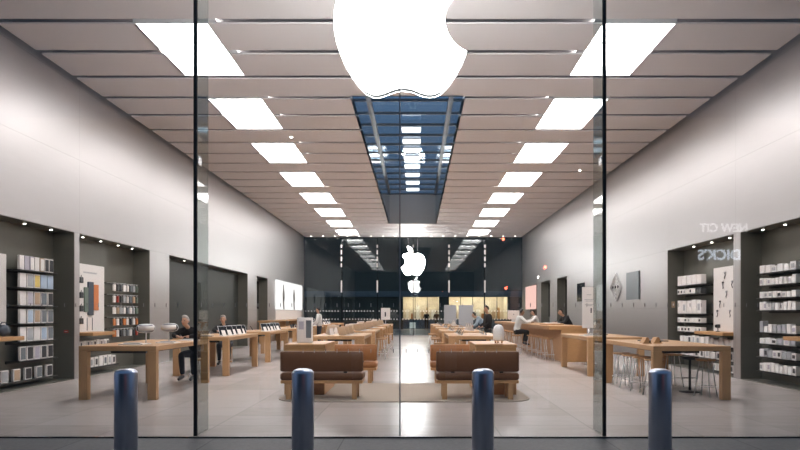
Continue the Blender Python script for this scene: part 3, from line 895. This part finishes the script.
cols = [['card', 'dark', 'dark', 'card', 'card', 'midgrey', 'grey', 'green'], ['card', 'red', 'dark', 'grey', 'card', 'midgrey', 'tan', 'green'], ['card', 'tan', 'grey', 'card', 'midgrey', 'card', 'grey', 'green'],
        ['orange', 'card', 'dark', 'orange', 'card', 'dark', 'card', 'orange'], ['orange', 'card', 'dark', 'grey', 'midgrey', 'card', 'dark', 'red']]
for r, z in enumerate(peg_rows):
    bar = thing('peg_rail', f'dark rail of pegs in second left alcove, {ROWW[r]} of five', 'rail', (xb, 16.78, z), 0, 'peg rails in the second left alcove')
    q = MB(); q.box(.0, .025, -.74, .74, -.012, .012); q.build('rail', 'shelf', bar)
    for c in range(8):
        q = MB(); q.cyl((.02, -.65 + .185 * c, 0), (.26, -.65 + .185 * c, .005), .005, n=6); q.build('peg', 'alu', bar)
    for c in range(8):
        nm = BOXN[cols[r][c]]
        o = thing('hanging_pack', f'{nm} hanging pack, {ORD[c]} from glass on the {ROWW[r]} peg rail, left wall', 'pack', (xb + .22, 16.78 - .65 + .185 * c, z - .006), random.uniform(-.25, .25), 'packs hung on the left peg rails')
        q = MB(); q.rbox(-.018, .018, -.055, .055, -.20, -.03, .006); q.build('pack', cols[r][c], o)
        q = MB(); q.tube([(0, -.022, -.03), (0, -.016, .004), (0, .016, .004), (0, .022, -.03)], .004, 5); q.build('hang_loop', 'card', o)
for r, (z, ya, yb, n, h) in enumerate(((.66, 14.35, 15.75, 9, .17), (.17, 14.35, 16.1, 8, .24))):
    xb, s = shelf('L', ya - .05, yb + .05, z, .34, f'dark metal shelf in second left alcove, {("upper", "lower")[r]} of two under the slab', 'shelves in the second left alcove')
    for i in range(n):
        st = (yb - ya) / n
        p = ['dark', None, 'midgrey', 'grey'][(i + r) % 4]
        boxed('L', xb, s, ya + st * (i + .5), st * .82, h * random.uniform(.88, 1.05), .08, z, .2, 'card', p,
              f'white box with {BOXN[p] if p else "plain"} front, {ORD[i]} from glass, {("upper", "lower")[r]} shelf, second left alcove', 'boxes in the second left alcove', pr=(.25, .2))

# --- near right alcove: eight shelves
zs = [2.32, 2.06, 1.79, 1.53, 1.06, .82, .54, .24]
for r, z in enumerate(zs):
    xb, s = shelf('R', 12.05, 13.45, z, .30, f'dark metal shelf in the near right alcove, {ROWW[r]} of eight', 'shelves in the near right alcove')
    n = 8 if r % 2 == 0 else 9
    if r in (0, 5): n = 6
    st = 1.30 / n
    for i in range(n):
        b = random.choice(['card', 'white', 'card', 'white', 'grey' if r > 2 else 'card'])
        p = random.choice([None, None, 'grey', 'lilac', 'dark' if i % 3 == 0 else None, 'tan' if r == 0 else None])
        h = random.uniform(.13, .19) if r not in (5, 2) else random.uniform(.11, .14)
        if r == 4 and i == n - 1: h = .24
        nm = f'{BOXN[b]} box with {BOXN[p] if p else "plain"} front'
        boxed('R', xb, s, 12.10 + st * (i + .5), st * .84, h, .10, z, .17, b, p, f'{nm}, {ORD[i]} from glass, {ROWW[r]} shelf, near right alcove', 'boxes in the near right alcove', tilt=random.uniform(-.05, .05), pr=(.2, .25))
xb, s = slab('R', 10.4, 11.95, 1.02, 'thick oak slab shelf at the edge of the near right alcove')
xb, s = shelf('R', 10.9, 11.97, .24, .30, 'dark metal shelf under the slab in the near right alcove', 'shelves in the near right alcove')
for i in range(3):
    boxed('R', xb, s, 11.35 + .23 * i, .17, .24, .05, .24, .2, 'card', 'dark', f'white box with a black phone front below the right slab, {ORD[i]} from glass', 'phone boxes below the right slab', pr=(.2, .12))

# --- second right alcove: five shelves and a white board
zs = [2.24, 2.00, 1.46, 1.22, .97]
for r, z in enumerate(zs):
    xb, s = shelf('R', 16.05, 17.62, z, .30, f'dark metal shelf in second right alcove, {ROWW[r] if r < 4 else "lowest"} of five', 'shelves in the second right alcove')
    n = (5, 8, 5, 7, 7)[r]
    st = 1.48 / n
    for i in range(n):
        p = None if r == 0 else random.choice([None, 'dark', 'grey', 'orange' if r == 3 else 'midgrey', 'tan' if r == 3 else None])
        b = 'card' if not (r == 1 and i in (0, 1)) else 'dark'
        if b == 'dark': p = None
        h = (.27, .14, .36, .13, .13)[r] * random.uniform(.92, 1.04)
        boxed('R', xb, s, 16.10 + st * (i + .5), st * .86, h, .14, z, .14, b, p, f'{BOXN[b]} box with {BOXN[p] if p else "plain"} front, {ORD[i]} from glass, {ROWW[r] if r < 4 else "lowest"} shelf, second right alcove', 'boxes in the second right alcove', pr=(.25, .25))
for r, (z, ya, yb) in enumerate(((.66, 14.4, 17.5), (.33, 14.4, 17.5), (.06, 14.4, 15.6))):
    xb, s = shelf('R', ya, yb, z, .32, f'dark low metal shelf in second right alcove, {ORD[r]} below the slab', 'shelves in the second right alcove')
    n = (12, 10, 4)[r]
    st = (yb - ya - .1) / n
    for i in range(n):
        p = random.choice([None, None, 'dark', 'grey'])
        boxed('R', xb, s, ya + .05 + st * (i + .5), st * .8, random.uniform(.16, .22), .1, z, .17, 'card', p, f'white box with {BOXN[p] if p else "plain"} front, {ORD[i]} from glass, {ORD[r]} low shelf, second right alcove', 'boxes in the second right alcove', pr=(.25, .2))
t, xf, s = white_board('R', 14.18, 15.92, 1.0, 2.62, 'white display board with small cables hung on it in second right alcove')
xb, s = slab('R', 14.3, 15.75, 1.02, 'thick oak slab shelf in second right alcove below the cables board')
for k in range(16):
    yy = (14.42, 14.62, 14.84, 15.30, 14.64, 14.95, 15.40, 14.45, 14.68, 15.22, 15.55, 14.42, 14.66, 15.05, 15.68, 14.5)[k]; zz = 2.36 - (k // 3.2) * .235
    o = thing('hanging_cable', f'small dark accessory hung on the right white board, {ORD[k]} reading from the top', 'accessory', (xf - .02, yy, zz), 0, 'dark accessories hung on the right white board')
    q = MB(); q.tube([(0, .018 * math.sin(j * .8 + k), .09 - .017 * j) for j in range(9)], .010, 6); q.build('cable', 'dark', o)
    q = MB(); q.rbox(-.012, .012, -.03, .03, .09, .13, .004); q.build('plug', 'grey' if k % 2 else 'dark', o)
t = thing('action_camera', 'small black camera on a stand on the second right slab shelf', 'camera', (xb - s * .36, 15.05, 1.02))
q = MB(); q.lathe([(.05, 0), (.05, .01), (.012, .02), (.012, .09)], 14); q.build('stand', 'black_metal', t)
q = MB(); q.rbox(-.04, .04, -.055, .055, .09, .18, .01); q.build('camera_body', 'dark', t)
q = MB(); q.cyl((-.04, 0, .135), (-.065, 0, .135), .03, n=14); q.build('lens', 'screen', t)
t = thing('wall_plate', 'small yellowish plate on the end panel of second right alcove', 'plate', (XR + .16, 17.795, 1.72), 0)
q = MB(); q.rbox(-.05, .05, -.015, 0, -.09, .09, .004); q.build('plate', 'tan', t)
q = MB(); q.rbox(-.015, .015, -.019, -.015, -.03, .03, .001); q.build('switch', 'card', t)

# ================================================================== THINGS ON TABLES
# two headsets on slim stands, first left table
def headset(x, y, rz, label):
    t = thing('headset_display', label, 'headset', (x, y, TH), rz, 'headsets on slim stands')
    q = MB(); q.lathe([(.07, 0), (.07, .008), (.01, .014)], 20).cyl((0, 0, .01), (0, .03, .17), .008, n=8); q.build('stand', 'alu', t)
    q = MB()
    P = []
    for k in range(24):
        a = 2 * PI * k / 24
        P.append((.115 * math.copysign(abs(math.cos(a)) ** .7, math.cos(a)), .24 + .062 * math.copysign(abs(math.sin(a)) ** .8, math.sin(a))))
    q.prism(P, -.075, -.035); v = q.build('visor', 'screen', t)
    q = MB(); q.tube([(a, -.05, b) for a, b in P], .012, 6, True); q.build('visor_rim', 'alu', v)
    q = MB(); q.prism([(a * .9, .24 + (b - .24) * .9) for a, b in P], -.035, .02); q.build('light_seal', 'grey', t)
    q = MB()
    pts = [(.105 * math.cos(a), .02 + .17 * math.sin(a), .25) for a in [PI * k / 16 for k in range(17)]]
    n = len(pts)
    vs = [(x_, y_, z_ - .035) for x_, y_, z_ in pts] + [(x_, y_, z_ + .035) for x_, y_, z_ in pts] + [(x_ * .9, y_ * .93, z_ - .035) for x_, y_, z_ in pts] + [(x_ * .9, y_ * .93, z_ + .035) for x_, y_, z_ in pts]
    fs = []
    for i in range(n - 1):
        fs += [(i, i + 1, n + i + 1, n + i), (2 * n + i, 3 * n + i, 3 * n + i + 1, 2 * n + i + 1), (i, 2 * n + i, 2 * n + i + 1, i + 1), (n + i, n + i + 1, 3 * n + i + 1, 3 * n + i)]
    q._add(vs, fs, True); q.build('head_strap', 'card', t)
    t.scale = (1.3, 1.3, 1.15)
headset(-4.90, 11.25, PI + .5, 'white banded headset on a slim stand on the first left table, nearer the wall')
headset(-4.80, 12.05, PI + .2, 'white banded headset on a slim stand on the first left table, nearer the aisle')
def tray(x, y, w, d, rz, mat, label, z=TH):
    t = thing('display_tray', label, 'tray', (x, y, z), rz, 'flat white display trays')
    q = MB(); q.rbox(-w / 2, w / 2, -d / 2, d / 2, 0, .018, .005); q.build('tray', mat, t)
    q = MB(); q.rbox(-w / 3, w / 3, -d / 4, d / 4, .018, .034, .004); q.build('device', 'grey' if mat != 'grey' else 'dark', t)
    return t
tray(-5.0, 10.95, .42, .26, .1, 'card', 'flat white tray at the glass end of the first left table')
tray(-4.62, 11.55, .36, .26, -.1, 'card', 'flat white tray in the middle of the first left table')
tray(-4.62, 12.6, .36, .26, .0, 'card', 'flat white tray at the far end of the first left table')
tray(-5.1, 14.95, .40, .30, .2, 'dark', 'flat dark pad at the glass end of the second left table')

d0 = {}
def device(kind, x, y, rz, label, group, z=TH):
    """Slanted tablet or phone, open laptop."""
    if kind in d0: return dup(d0[kind], (x, y, z), rz, label, group)
    if kind == 'laptop':
        t = thing('laptop', label, 'laptop', (x, y, z), rz, group)
        q = MB(); q.rbox(-.16, .16, -.11, .11, 0, .014, .004); q.build('base', 'alu', t)
        q = MB(); q.box(-.13, .13, -.02, .09, .014, .0155); q.build('keyboard', 'dark', t)
        Mx = Matrix.Translation((0, .11, .012)) @ Matrix.Rotation(-.35, 4, 'X')
        q = MB(); q.rbox(-.16, .16, -.004, .004, 0, .215, .003, Mx); ld = q.build('lid', 'alu', t)
        q = MB(); q.box(-.15, .15, -.0052, -.0042, .012, .203, Mx); q.build('screen', 'screen_lit', ld)
    elif kind == 'tablet':
        t = thing('tablet', label, 'tablet', (x, y, z), rz, group)
        Mx = Matrix.Translation((0, -.03, .02)) @ Matrix.Rotation(-.45, 4, 'X')
        q = MB(); q.rbox(-.12, .12, -.005, .005, 0, .25, .004, Mx); b = q.build('body', 'alu', t)
        q = MB(); q.box(-.11, .11, -.0062, -.0052, .01, .24, Mx); q.build('screen', 'screen', b)
        q = MB(); q.prism([(-.07, 0), (.12, 0), (.055, .17), (.04, .17)], -.05, .05, 'X'); q.build('stand', 'card', t)
    elif kind == 'phone':
        t = thing('phone', label, 'phone', (x, y, z), rz, group)
        q = MB(); q.rbox(-.045, .045, -.05, .05, 0, .012, .003); q.build('stand', 'card', t)
        Mx = Matrix.Translation((0, 0, .012)) @ Matrix.Rotation(-.5, 4, 'X')
        q = MB(); q.rbox(-.037, .037, -.004, .004, 0, .15, .003, Mx); b = q.build('body', 'dark', t)
        q = MB(); q.box(-.034, .034, -.0052, -.0042, .004, .146, Mx); q.build('screen', 'screen', b)
        q = MB(); q.cyl((0, .02, .01), (0, .045, .09), .01, n=8); q.build('post', 'alu', t)
    d0[kind] = t
    return t
dev_n = {}
def row(kind, tab_word, x, ys, rz, group):
    for y in ys:
        k = (kind, tab_word); i = dev_n.get(k, 0); dev_n[k] = i + 1
        w = {'laptop': 'open silver laptop', 'tablet': 'slanted tablet', 'phone': 'small slanted phone'}[kind]
        device(kind, x + random.uniform(-.02, .02), y, rz, f'{w} on the {tab_word}, {ORD[i]} from the glass', group)
GD = 'devices shown on the oak tables'
for i, y in enumerate(LT[1:6]):
    wd = f'{ORD[i + 1]} left table'
    row('tablet' if i != 2 else 'phone', wd, -4.68, [y + .6 + .42 * k for k in range(5)], PI / 2 - .7, GD)
    row('phone', wd, -5.42, [y + .8 + .55 * k for k in range(3)], PI / 2, GD)
for i, y in enumerate(CT):
    wd = f'{ORD[i]} table left of aisle'
    row('laptop', wd, -1.75, [y + .5, y + 1.35, y + 2.2], 2.3, GD)
    row('laptop' if i % 2 else 'tablet', wd, -2.25, [y + .9, y + 1.9], -2.5, GD)
    wd = f'{ORD[i]} table right of aisle'
    row('phone', wd, 1.15, [y + .5 + .4 * k for k in range(6)], -PI / 2, GD)
    row('tablet' if i % 2 else 'phone', wd, 1.8, [y + .6 + .5 * k for k in range(4)], PI / 2, GD)
# two tent cards on the near right table
for i, (x, y) in enumerate(((4.20, 11.35), (4.42, 11.42))):
    t = thing('tent_card', ('oak tent shaped stand on the near right table, nearer the aisle', 'oak tent shaped stand on the near right table, nearer the wall')[i], 'display stand', (x, y, TH), .1, 'tent shaped stands')
    q = MB(); q.prism([(-.10, 0), (.10, 0), (.075, .012), (.015, .115), (-.015, .115), (-.075, .012)], -.08, .08); q.build('tent', 'oak', t)
    q = MB(); q.box(.03, .06, -.083, -.0805, .02, .05); q.build('print', 'dark', t)
tray(4.7, 12.3, .5, .3, .1, 'dark', 'flat dark pad on the near right table behind the tent stands')
tray(4.35, 15.3, .55, .35, .05, 'card', 'flat white tray on the second right table')
tray(4.75, 16.2, .45, .30, -.05, 'dark', 'flat dark pad on the second right table')
# white computer seen from behind on the bar
t = thing('desktop_computer', 'white desktop computer seen from behind standing on the long bar', 'computer', (4.45, 28.3, 1.09), .1)
q = MB(); q.rbox(-.27, .27, -.02, .02, .12, .52, .012); q.build('display', 'white', t)
q = MB(); q.prism([(-.02, 0), (.0, 0), (.05, .2), (.02, .2)], -.09, .09, 'X'); q.build('stand', 'alu', t)
q = MB(); q.rbox(-.1, .1, -.03, .13, 0, .01, .004); q.build('foot', 'alu', t)
q = MB(); q.ball((0, -.021, .34), .03, 1, .1, 1, 8); q.build('rear_mark', 'grey', t)
t = thing('oak_tray', 'low oak tray on the long bar in front of the seated people', 'tray', (4.5, 20.6, 1.09), 0)
q = MB(); q.rbox(-.3, .3, -.5, .5, 0, .05, .01); q.build('tray', 'oak', t)
q = MB(); q.rbox(-.2, .2, -.4, .4, .05, .07, .005); q.build('paper', 'card', t)

# ================================================================== PEOPLE
def skinned(name, chains, mat, parent, sub=2):
    """chains: lists of (point, radius) or (point, (rx, ry)); chains that share a point grow from it."""
    vs, rs, es, key = [], [], [], {}
    for ch in chains:
        prev = None
        for p, r in ch:
            k = tuple(round(c, 4) for c in p)
            if k not in key:
                key[k] = len(vs); vs.append(p); rs.append(r if isinstance(r, tuple) else (r, r))
            i = key[k]
            if prev is not None and prev != i: es.append((prev, i))
            prev = i
    me = bpy.data.meshes.new(name)
    me.from_pydata(vs, es, [])
    o = bpy.data.objects.new(name, me); COL.objects.link(o)
    if parent is not None: o.parent = parent
    md = o.modifiers.new('skin', 'SKIN'); md.use_smooth_shade = True
    sv = me.skin_vertices[0].data
    for i, r in enumerate(rs):
        sv[i].radius = r; sv[i].use_root = False
    adj = {i: [] for i in range(len(vs))}
    for a, b in es: adj[a].append(b); adj[b].append(a)
    seen = set()
    for i in range(len(vs)):
        if i in seen: continue
        sv[i].use_root = True
        st = [i]
        while st:
            q = st.pop()
            if q in seen: continue
            seen.add(q); st += adj[q]
    if sub:
        ss = o.modifiers.new('smooth', 'SUBSURF'); ss.levels = sub; ss.render_levels = sub
    me.materials.append(M[mat])
    return o

def mid(a, b, t=.5): return tuple(x + (y - x) * t for x, y in zip(a, b))
def person(loc, rz, label, pose, skin, hairm, top, legs, lean=0.0, long_sleeve=True, low=False):
    """Faces local +Y."""
    t = thing('person', label, 'person', loc, rz)
    if pose == 'sit':
        pel = (0, 0, .78); che = (0, .10 + lean, 1.17); nec = (0, .15 + lean * 1.5, 1.34); hd = (0, .20 + lean * 1.8, 1.46)
        hip = .095; knee = (.14, .42, .77); ank = (.13, .36, .34); toe = (.14, .50, .28)
        sh = (.185, .12 + lean * 1.3, 1.27); elb = (.25, .30 + lean, 1.03); wri = (.13, .52 + lean, .99)
        if low:
            dz = .17
            pel, che, nec, hd, sh, elb = [(p[0], p[1], p[2] - dz) for p in (pel, che, nec, hd, sh, elb)]
            elb = (.27, .36 + lean, .985)
            knee = (.14, .42, .58); ank = (.13, .38, .10); toe = (.14, .52, .05)
            wri = (.12, .42 + lean, .97)
    elif pose == 'sitbar':
        pel = (0, 0, .83); che = (0, .08 + lean, 1.22); nec = (0, .12 + lean * 1.5, 1.39); hd = (0, .17 + lean * 1.8, 1.51)
        hip = .095; knee = (.14, .40, .82); ank = (.13, .30, .40); toe = (.14, .44, .34)
        sh = (.185, .10 + lean * 1.3, 1.32); elb = (.25, .28 + lean, 1.14); wri = (.13, .50 + lean, 1.15)
    elif pose == 'bend':
        pel = (0, -.05, .93); che = (0, .24, 1.22); nec = (0, .37, 1.33); hd = (0, .46, 1.40)
        hip = .09; knee = (.10, .0, .50); ank = (.10, -.03, .09); toe = (.12, .12, .04)
        sh = (.18, .28, 1.28); elb = (.24, .36, 1.04); wri = (.16, .50, .97)
    else:
        pel = (0, 0, .95); che = (0, .02, 1.30); nec = (0, .03, 1.47); hd = (0, .06, 1.61)
        hip = .09; knee = (.10, .03, .50); ank = (.10, -.02, .09); toe = (.13, .13, .04)
        sh = (.185, .02, 1.40); elb = (.25, .06, 1.13); wri = (.19, .27, 1.02)
    mx = lambda p: (-p[0], p[1], p[2])
    waist = mid(pel, che, .45)
    top_h = (hd[0], hd[1] + .005, hd[2] + .10); chin = mid(nec, hd, .55)
    BP, BC = (.115, .075), (.115, .065)
    jaw = (hd[0], hd[1] + .022, hd[2] - .055)
    ch = [[(pel, BP), (waist, (.09, .065)), (che, BC), (mid(che, nec, .8), .045), (nec, .046), (mid(nec, jaw, .5), .047), (jaw, (.055, .062)), (hd, (.076, .090)), (top_h, (.055, .065))]]
    hipL = (hip, pel[1], pel[2] - .03)
    for f in (lambda p: p, mx):
        ch.append([(pel, BP), (f(hipL), .07), (f(mid(hipL, knee)), .062), (f(knee), .048), (f(mid(knee, ank, .4)), .044), (f(ank), .034), (f(toe), .032)])
        ch.append([(che, BC), (f(sh), .045), (f(mid(sh, elb)), .040), (f(elb), .034), (f(mid(elb, wri)), .032), (f(wri), .027)])
        # hand: palm and five fingers
        d = (Vector(wri) - Vector(elb)).normalized()
        side = Vector((1, 0, 0)) - d * d.x; side.normalize()
        palm = tuple(Vector(wri) + d * .05)
        ch.append([(f(wri), .027), (f(palm), .030)])
        for k, L in enumerate((.065, .075, .07, .055)):
            o = side * (.021 - .014 * k)
            a = Vector(palm) + o + d * .02
            ch.append([(f(tuple(a)), .009), (f(tuple(a + d * L * .55)), .0085), (f(tuple(a + d * L * .9 + Vector((0, 0, -.018)))), .007)])
        tb = Vector(wri) + d * .03 - side * .024
        ch.append([(f(tuple(tb)), .010), (f(tuple(tb - side * .02 + d * .03)), .009), (f(tuple(tb - side * .022 + d * .058)), .008)])
    nose = [((hd[0], hd[1] + .085, hd[2] + .012), .012), ((hd[0], hd[1] + .104, hd[2] - .012), .014)]
    ch.append(nose)
    for sx in (-1, 1):
        ch.append([((sx * .078, hd[1], hd[2] + .02), .012), ((sx * .084, hd[1] - .005, hd[2] - .02), .010)])
    skinned('body', ch, skin, t)
    sc = 1.14
    TC = (.185, .135)
    s1 = [[(mid(pel, waist, -.15), (.178, .140)), (mid(pel, waist, .5), (.165, .130)), (waist, (.158, .125)), (che, TC), (mid(che, nec, .62), (.115, .10)), (mid(che, nec, .97), .066)]]
    for f in (lambda p: p, mx):
        arm = [(che, TC), (f(sh), .082), (f(mid(sh, elb)), .068), (f(elb), .058)]
        if long_sleeve: arm += [(f(mid(elb, wri)), .052), (f(mid(elb, wri, .92)), .040)]
        s1.append(arm)
    skinned('top', s1, top, t)
    s2 = [[(pel, (.172, .132)), (mid(pel, waist, .45), (.150, .115))]]
    for f in (lambda p: p, mx):
        s2.append([(pel, (.168, .13)), (f(hipL), .102), (f(mid(hipL, knee)), .09), (f(knee), .072), (f(mid(knee, ank, .4)), .065), (f(mid(knee, ank, .93)), .05)])
    skinned('trousers', s2, legs, t)
    for f in (lambda p: p, mx):
        skinned('shoe', [[(f(mid(ank, toe, -.25)), .045), (f(mid(ank, toe, .4)), .045), (f(mid(ank, toe, 1.1)), .034)]], 'dark', t)
    skinned('hair', [[((hd[0], hd[1] - .055, hd[2] - .03), (.075, .05)), ((hd[0], hd[1] - .035, hd[2] + .05), (.084, .075)), ((hd[0], hd[1] + .02, hd[2] + .115), (.07, .05)), ((hd[0], hd[1] + .065, hd[2] + .09), (.055, .025))]], hairm, t)
    for sx in (-1, 1):
        q = MB(); q.ball((sx * .032, hd[1] + .082, hd[2] + .02), .011, 1, .7, .8, 8); q.build('eye', 'dark', t)
    q = MB(); q.ball((0, hd[1] + .080, hd[2] - .045), .016, 1.4, .5, .4, 8); q.build('mouth', 'red', t)
    return t
stool(-4.84, 13.72, 'oak stool under the person between the first and second left tables', 'stools of the people on the left', h=.46)
person((-4.84, 13.74, 0), PI - .2, 'person in a black jacket seated behind the first left table, head bowed', 'sit', 'skin', 'hair_grey', 'cloth_black', 'cloth_navy', .16, low=True)
stool(-5.45, 17.85, 'oak stool under the person between the second and third left tables', 'stools of the people on the left', h=.46)
person((-5.45, 17.87, 0), PI + .1, 'person in a black jacket seated behind the second left table', 'sit', 'skin', 'hair_grey', 'cloth_black', 'cloth_navy', .18, low=True)
person((2.45, 21.0, 0), PI / 2 + .2, 'person in black standing beside the tables right of the aisle', 'stand', 'skin', 'hair', 'cloth_black', 'cloth_black')
person((2.80, 25.0, 0), PI / 2 - .1, 'person in a pale blue top bending over the right aisle tables', 'bend', 'skin', 'hair', 'cloth_blue', 'cloth_navy')
person((3.66, 22.6, 0), -PI / 2 + .1, 'person in white shirt and black trousers seated at the aisle side of the bar', 'sitbar', 'skin_dark', 'hair', 'cloth_white', 'cloth_black', .02)
stool(3.66, 22.6, 'pale stool under the person in the white shirt', 'stools of the people at the bar', h=.68)
person((5.42, 27.6, 0), PI / 2, 'person in black vest over white seated behind the long bar, farther from the glass', 'sitbar', 'skin', 'hair', 'cloth_white', 'cloth_black', .02)
stool(5.42, 27.6, 'pale stool under the seated person in white behind the bar', 'stools of the people at the bar', h=.68)
person((5.55, 21.9, 0), PI / 2 + .15, 'person in a bulky black jacket leaning over the bar behind it', 'sitbar', 'skin', 'hair', 'cloth_black', 'cloth_black', .16)
stool(5.55, 21.9, 'pale stool under the leaning person in the black jacket', 'stools of the people at the bar', h=.68)
person((-4.05, 26.0, 0), PI / 2, 'person in white with black hair standing between the left and middle tables', 'stand', 'skin', 'hair', 'cloth_white', 'cloth_navy')

# ================================================================== BEYOND THE REAR GLASS
b = thing('street_building', 'dark building with warm lit shop windows beyond the rear glass', 'building', (0, 0, 0))
q = MB()
q.box(-40, -1.3, 60, 60.4, 0, 3.1); q.box(2.25, 3.1, 60, 60.4, 0, 3.1); q.box(8.9, 40, 60, 60.4, 0, 3.1); q.box(-40, 40, 60, 60.4, 3.1, 11.5)
q.build('facade', 'facade_dark', b)
q = MB(); q.box(-20, 20, 59.4, 60, 3.1, 3.65); q.build('canopy', 'slate', b)
for (xa, xb_) in ((-1.3, 2.25), (3.1, 8.9)):
    q = MB(); q.box(xa, xb_, 63, 63.1, 0, 3.4).box(xa - .1, xa, 60.4, 63, 0, 3.4).box(xb_, xb_ + .1, 60.4, 63, 0, 3.4).box(xa, xb_, 60.4, 63, -.1, 0).box(xa, xb_, 60.4, 63, 3.3, 3.4)
    q.build('shop_interior', 'shop_wall', b)
    q = MB(); n = int((xb_ - xa) / 1.1)
    for k in range(n): q.box(xa + .4 + 1.1 * k, xa + .9 + 1.1 * k, 61.2, 62.2, 3.2, 3.29)
    q.build('shop_light_grid', 'shop_lamp', b)
    q = MB(); q.box(xa, xb_, 60.4, 60.7, 0, .95); q.build('shop_counter', 'slate', b)
    q = MB()
    for k in range(n + 1): q.box(xa + 1.18 * k, xa + 1.18 * k + .06, 60.1, 60.16, 0, 3.1)
    q.build('window_frame', 'facade_dark', b)
    for k in range(2 * n):
        x = xa + .3 + (xb_ - xa - .5) * k / (2 * n) ; hh = (1.9, 1.5, 2.3, 1.7, 2.1)[k % 5]
        q = MB(); q.box(x, x + (.25, .16, .34)[k % 3], 62.3, 62.6, .95, hh); q.build('display_rack', ('card', 'leather_tan', 'white', 'tan', 'oak')[k % 5], b)
person((1.0, 58.6, -.012), PI, 'person in dark clothes standing outside before the warm lit shop, nearer the emblem', 'stand', 'skin', 'hair', 'cloth_black', 'cloth_black')
person((1.95, 58.8, -.012), PI, 'person in brown tones standing outside before the warm lit shop, beside the dark pillar', 'stand', 'skin', 'hair', 'leather', 'cloth_black')
t = thing('white_chair', 'small white chair standing outside beyond the rear glass', 'chair', (-.25, 45.0, -.012))
q = MB(); q.rbox(-.22, .22, -.22, .22, .43, .46, .01); q.build('seat', 'white', t)
q = MB(); q.rbox(-.22, .22, .19, .22, .46, .85, .01); q.build('backrest', 'white', t)
for x in (-.19, .19):
    for y in (-.19, .19):
        q = MB(); q.cyl((x, y, 0), (x * .95, y * .95, .43), .016, n=8); q.build('leg', 'white', t)

# ================================================================== STREET BEHIND THE CAMERA (seen mirrored in the front glass)
b = thing('opposite_building', 'dark building across the street whose lit shop signs mirror in the glass', 'building', (0, 0, 0))
q = MB(); q.box(-40, 40, -25.4, -25, 0, 14); q.build('facade', 'facade_dark', b)
def sign_text(txt, x, z, size, mat, name):
    cu = bpy.data.curves.new(name, 'FONT')
    cu.body = txt; cu.size = size; cu.extrude = .03; cu.offset = .018; cu.align_x = 'CENTER'
    o = bpy.data.objects.new(name, cu); COL.objects.link(o)
    bpy.context.view_layer.update()
    me = bpy.data.meshes.new_from_object(o.evaluated_get(bpy.context.evaluated_depsgraph_get()))
    bpy.data.objects.remove(o)
    o = bpy.data.objects.new(name, me); COL.objects.link(o)
    o.location = (x, -24.94, z); o.rotation_euler = (PI / 2, 0, PI)
    me.materials.clear(); me.materials.append(M[mat]); o.parent = b
    return o
sign_text('NEW CIT', 19.65, 6.7, .74, 'letter', 'sign_lettering')
sign_text("DICK'S", 19.35, 4.92, .92, 'letter_blue', 'sign_lettering')
for i, (px, py, mt_) in enumerate(((503, 239, 'signal_red'), (506, 288, 'signal_red'), (545, 267, 'signal_red'), (538, 277, 'signal_white'))):
    YS = (-16.0, -19.0, -14.0, -21.0)[i]
    D = 2 * YG - YS
    x = (px - 416) * D / 620; z = 1.45 + (314 - py) * D / 620
    t = thing('traffic_light', f'{"red" if mt_ == "signal_red" else "white"} street signal mirrored in the front glass, {ORD[i]} of four', 'traffic light', (x, YS, -.012), 0, 'street signals mirrored in the glass')
    q = MB(); q.cyl((0, -.1, 0), (0, -.1, z + .3), .05, n=10); q.build('pole', 'black_metal', t)
    q = MB(); q.rbox(-.12, .12, -.1, .05, z - .2, z + .2, .02); q.build('housing', 'black_metal', t)
    q = MB(); q.ball((0, .06, z), .07, 1, .5, 1, 10); q.build('lens', mt_, t)
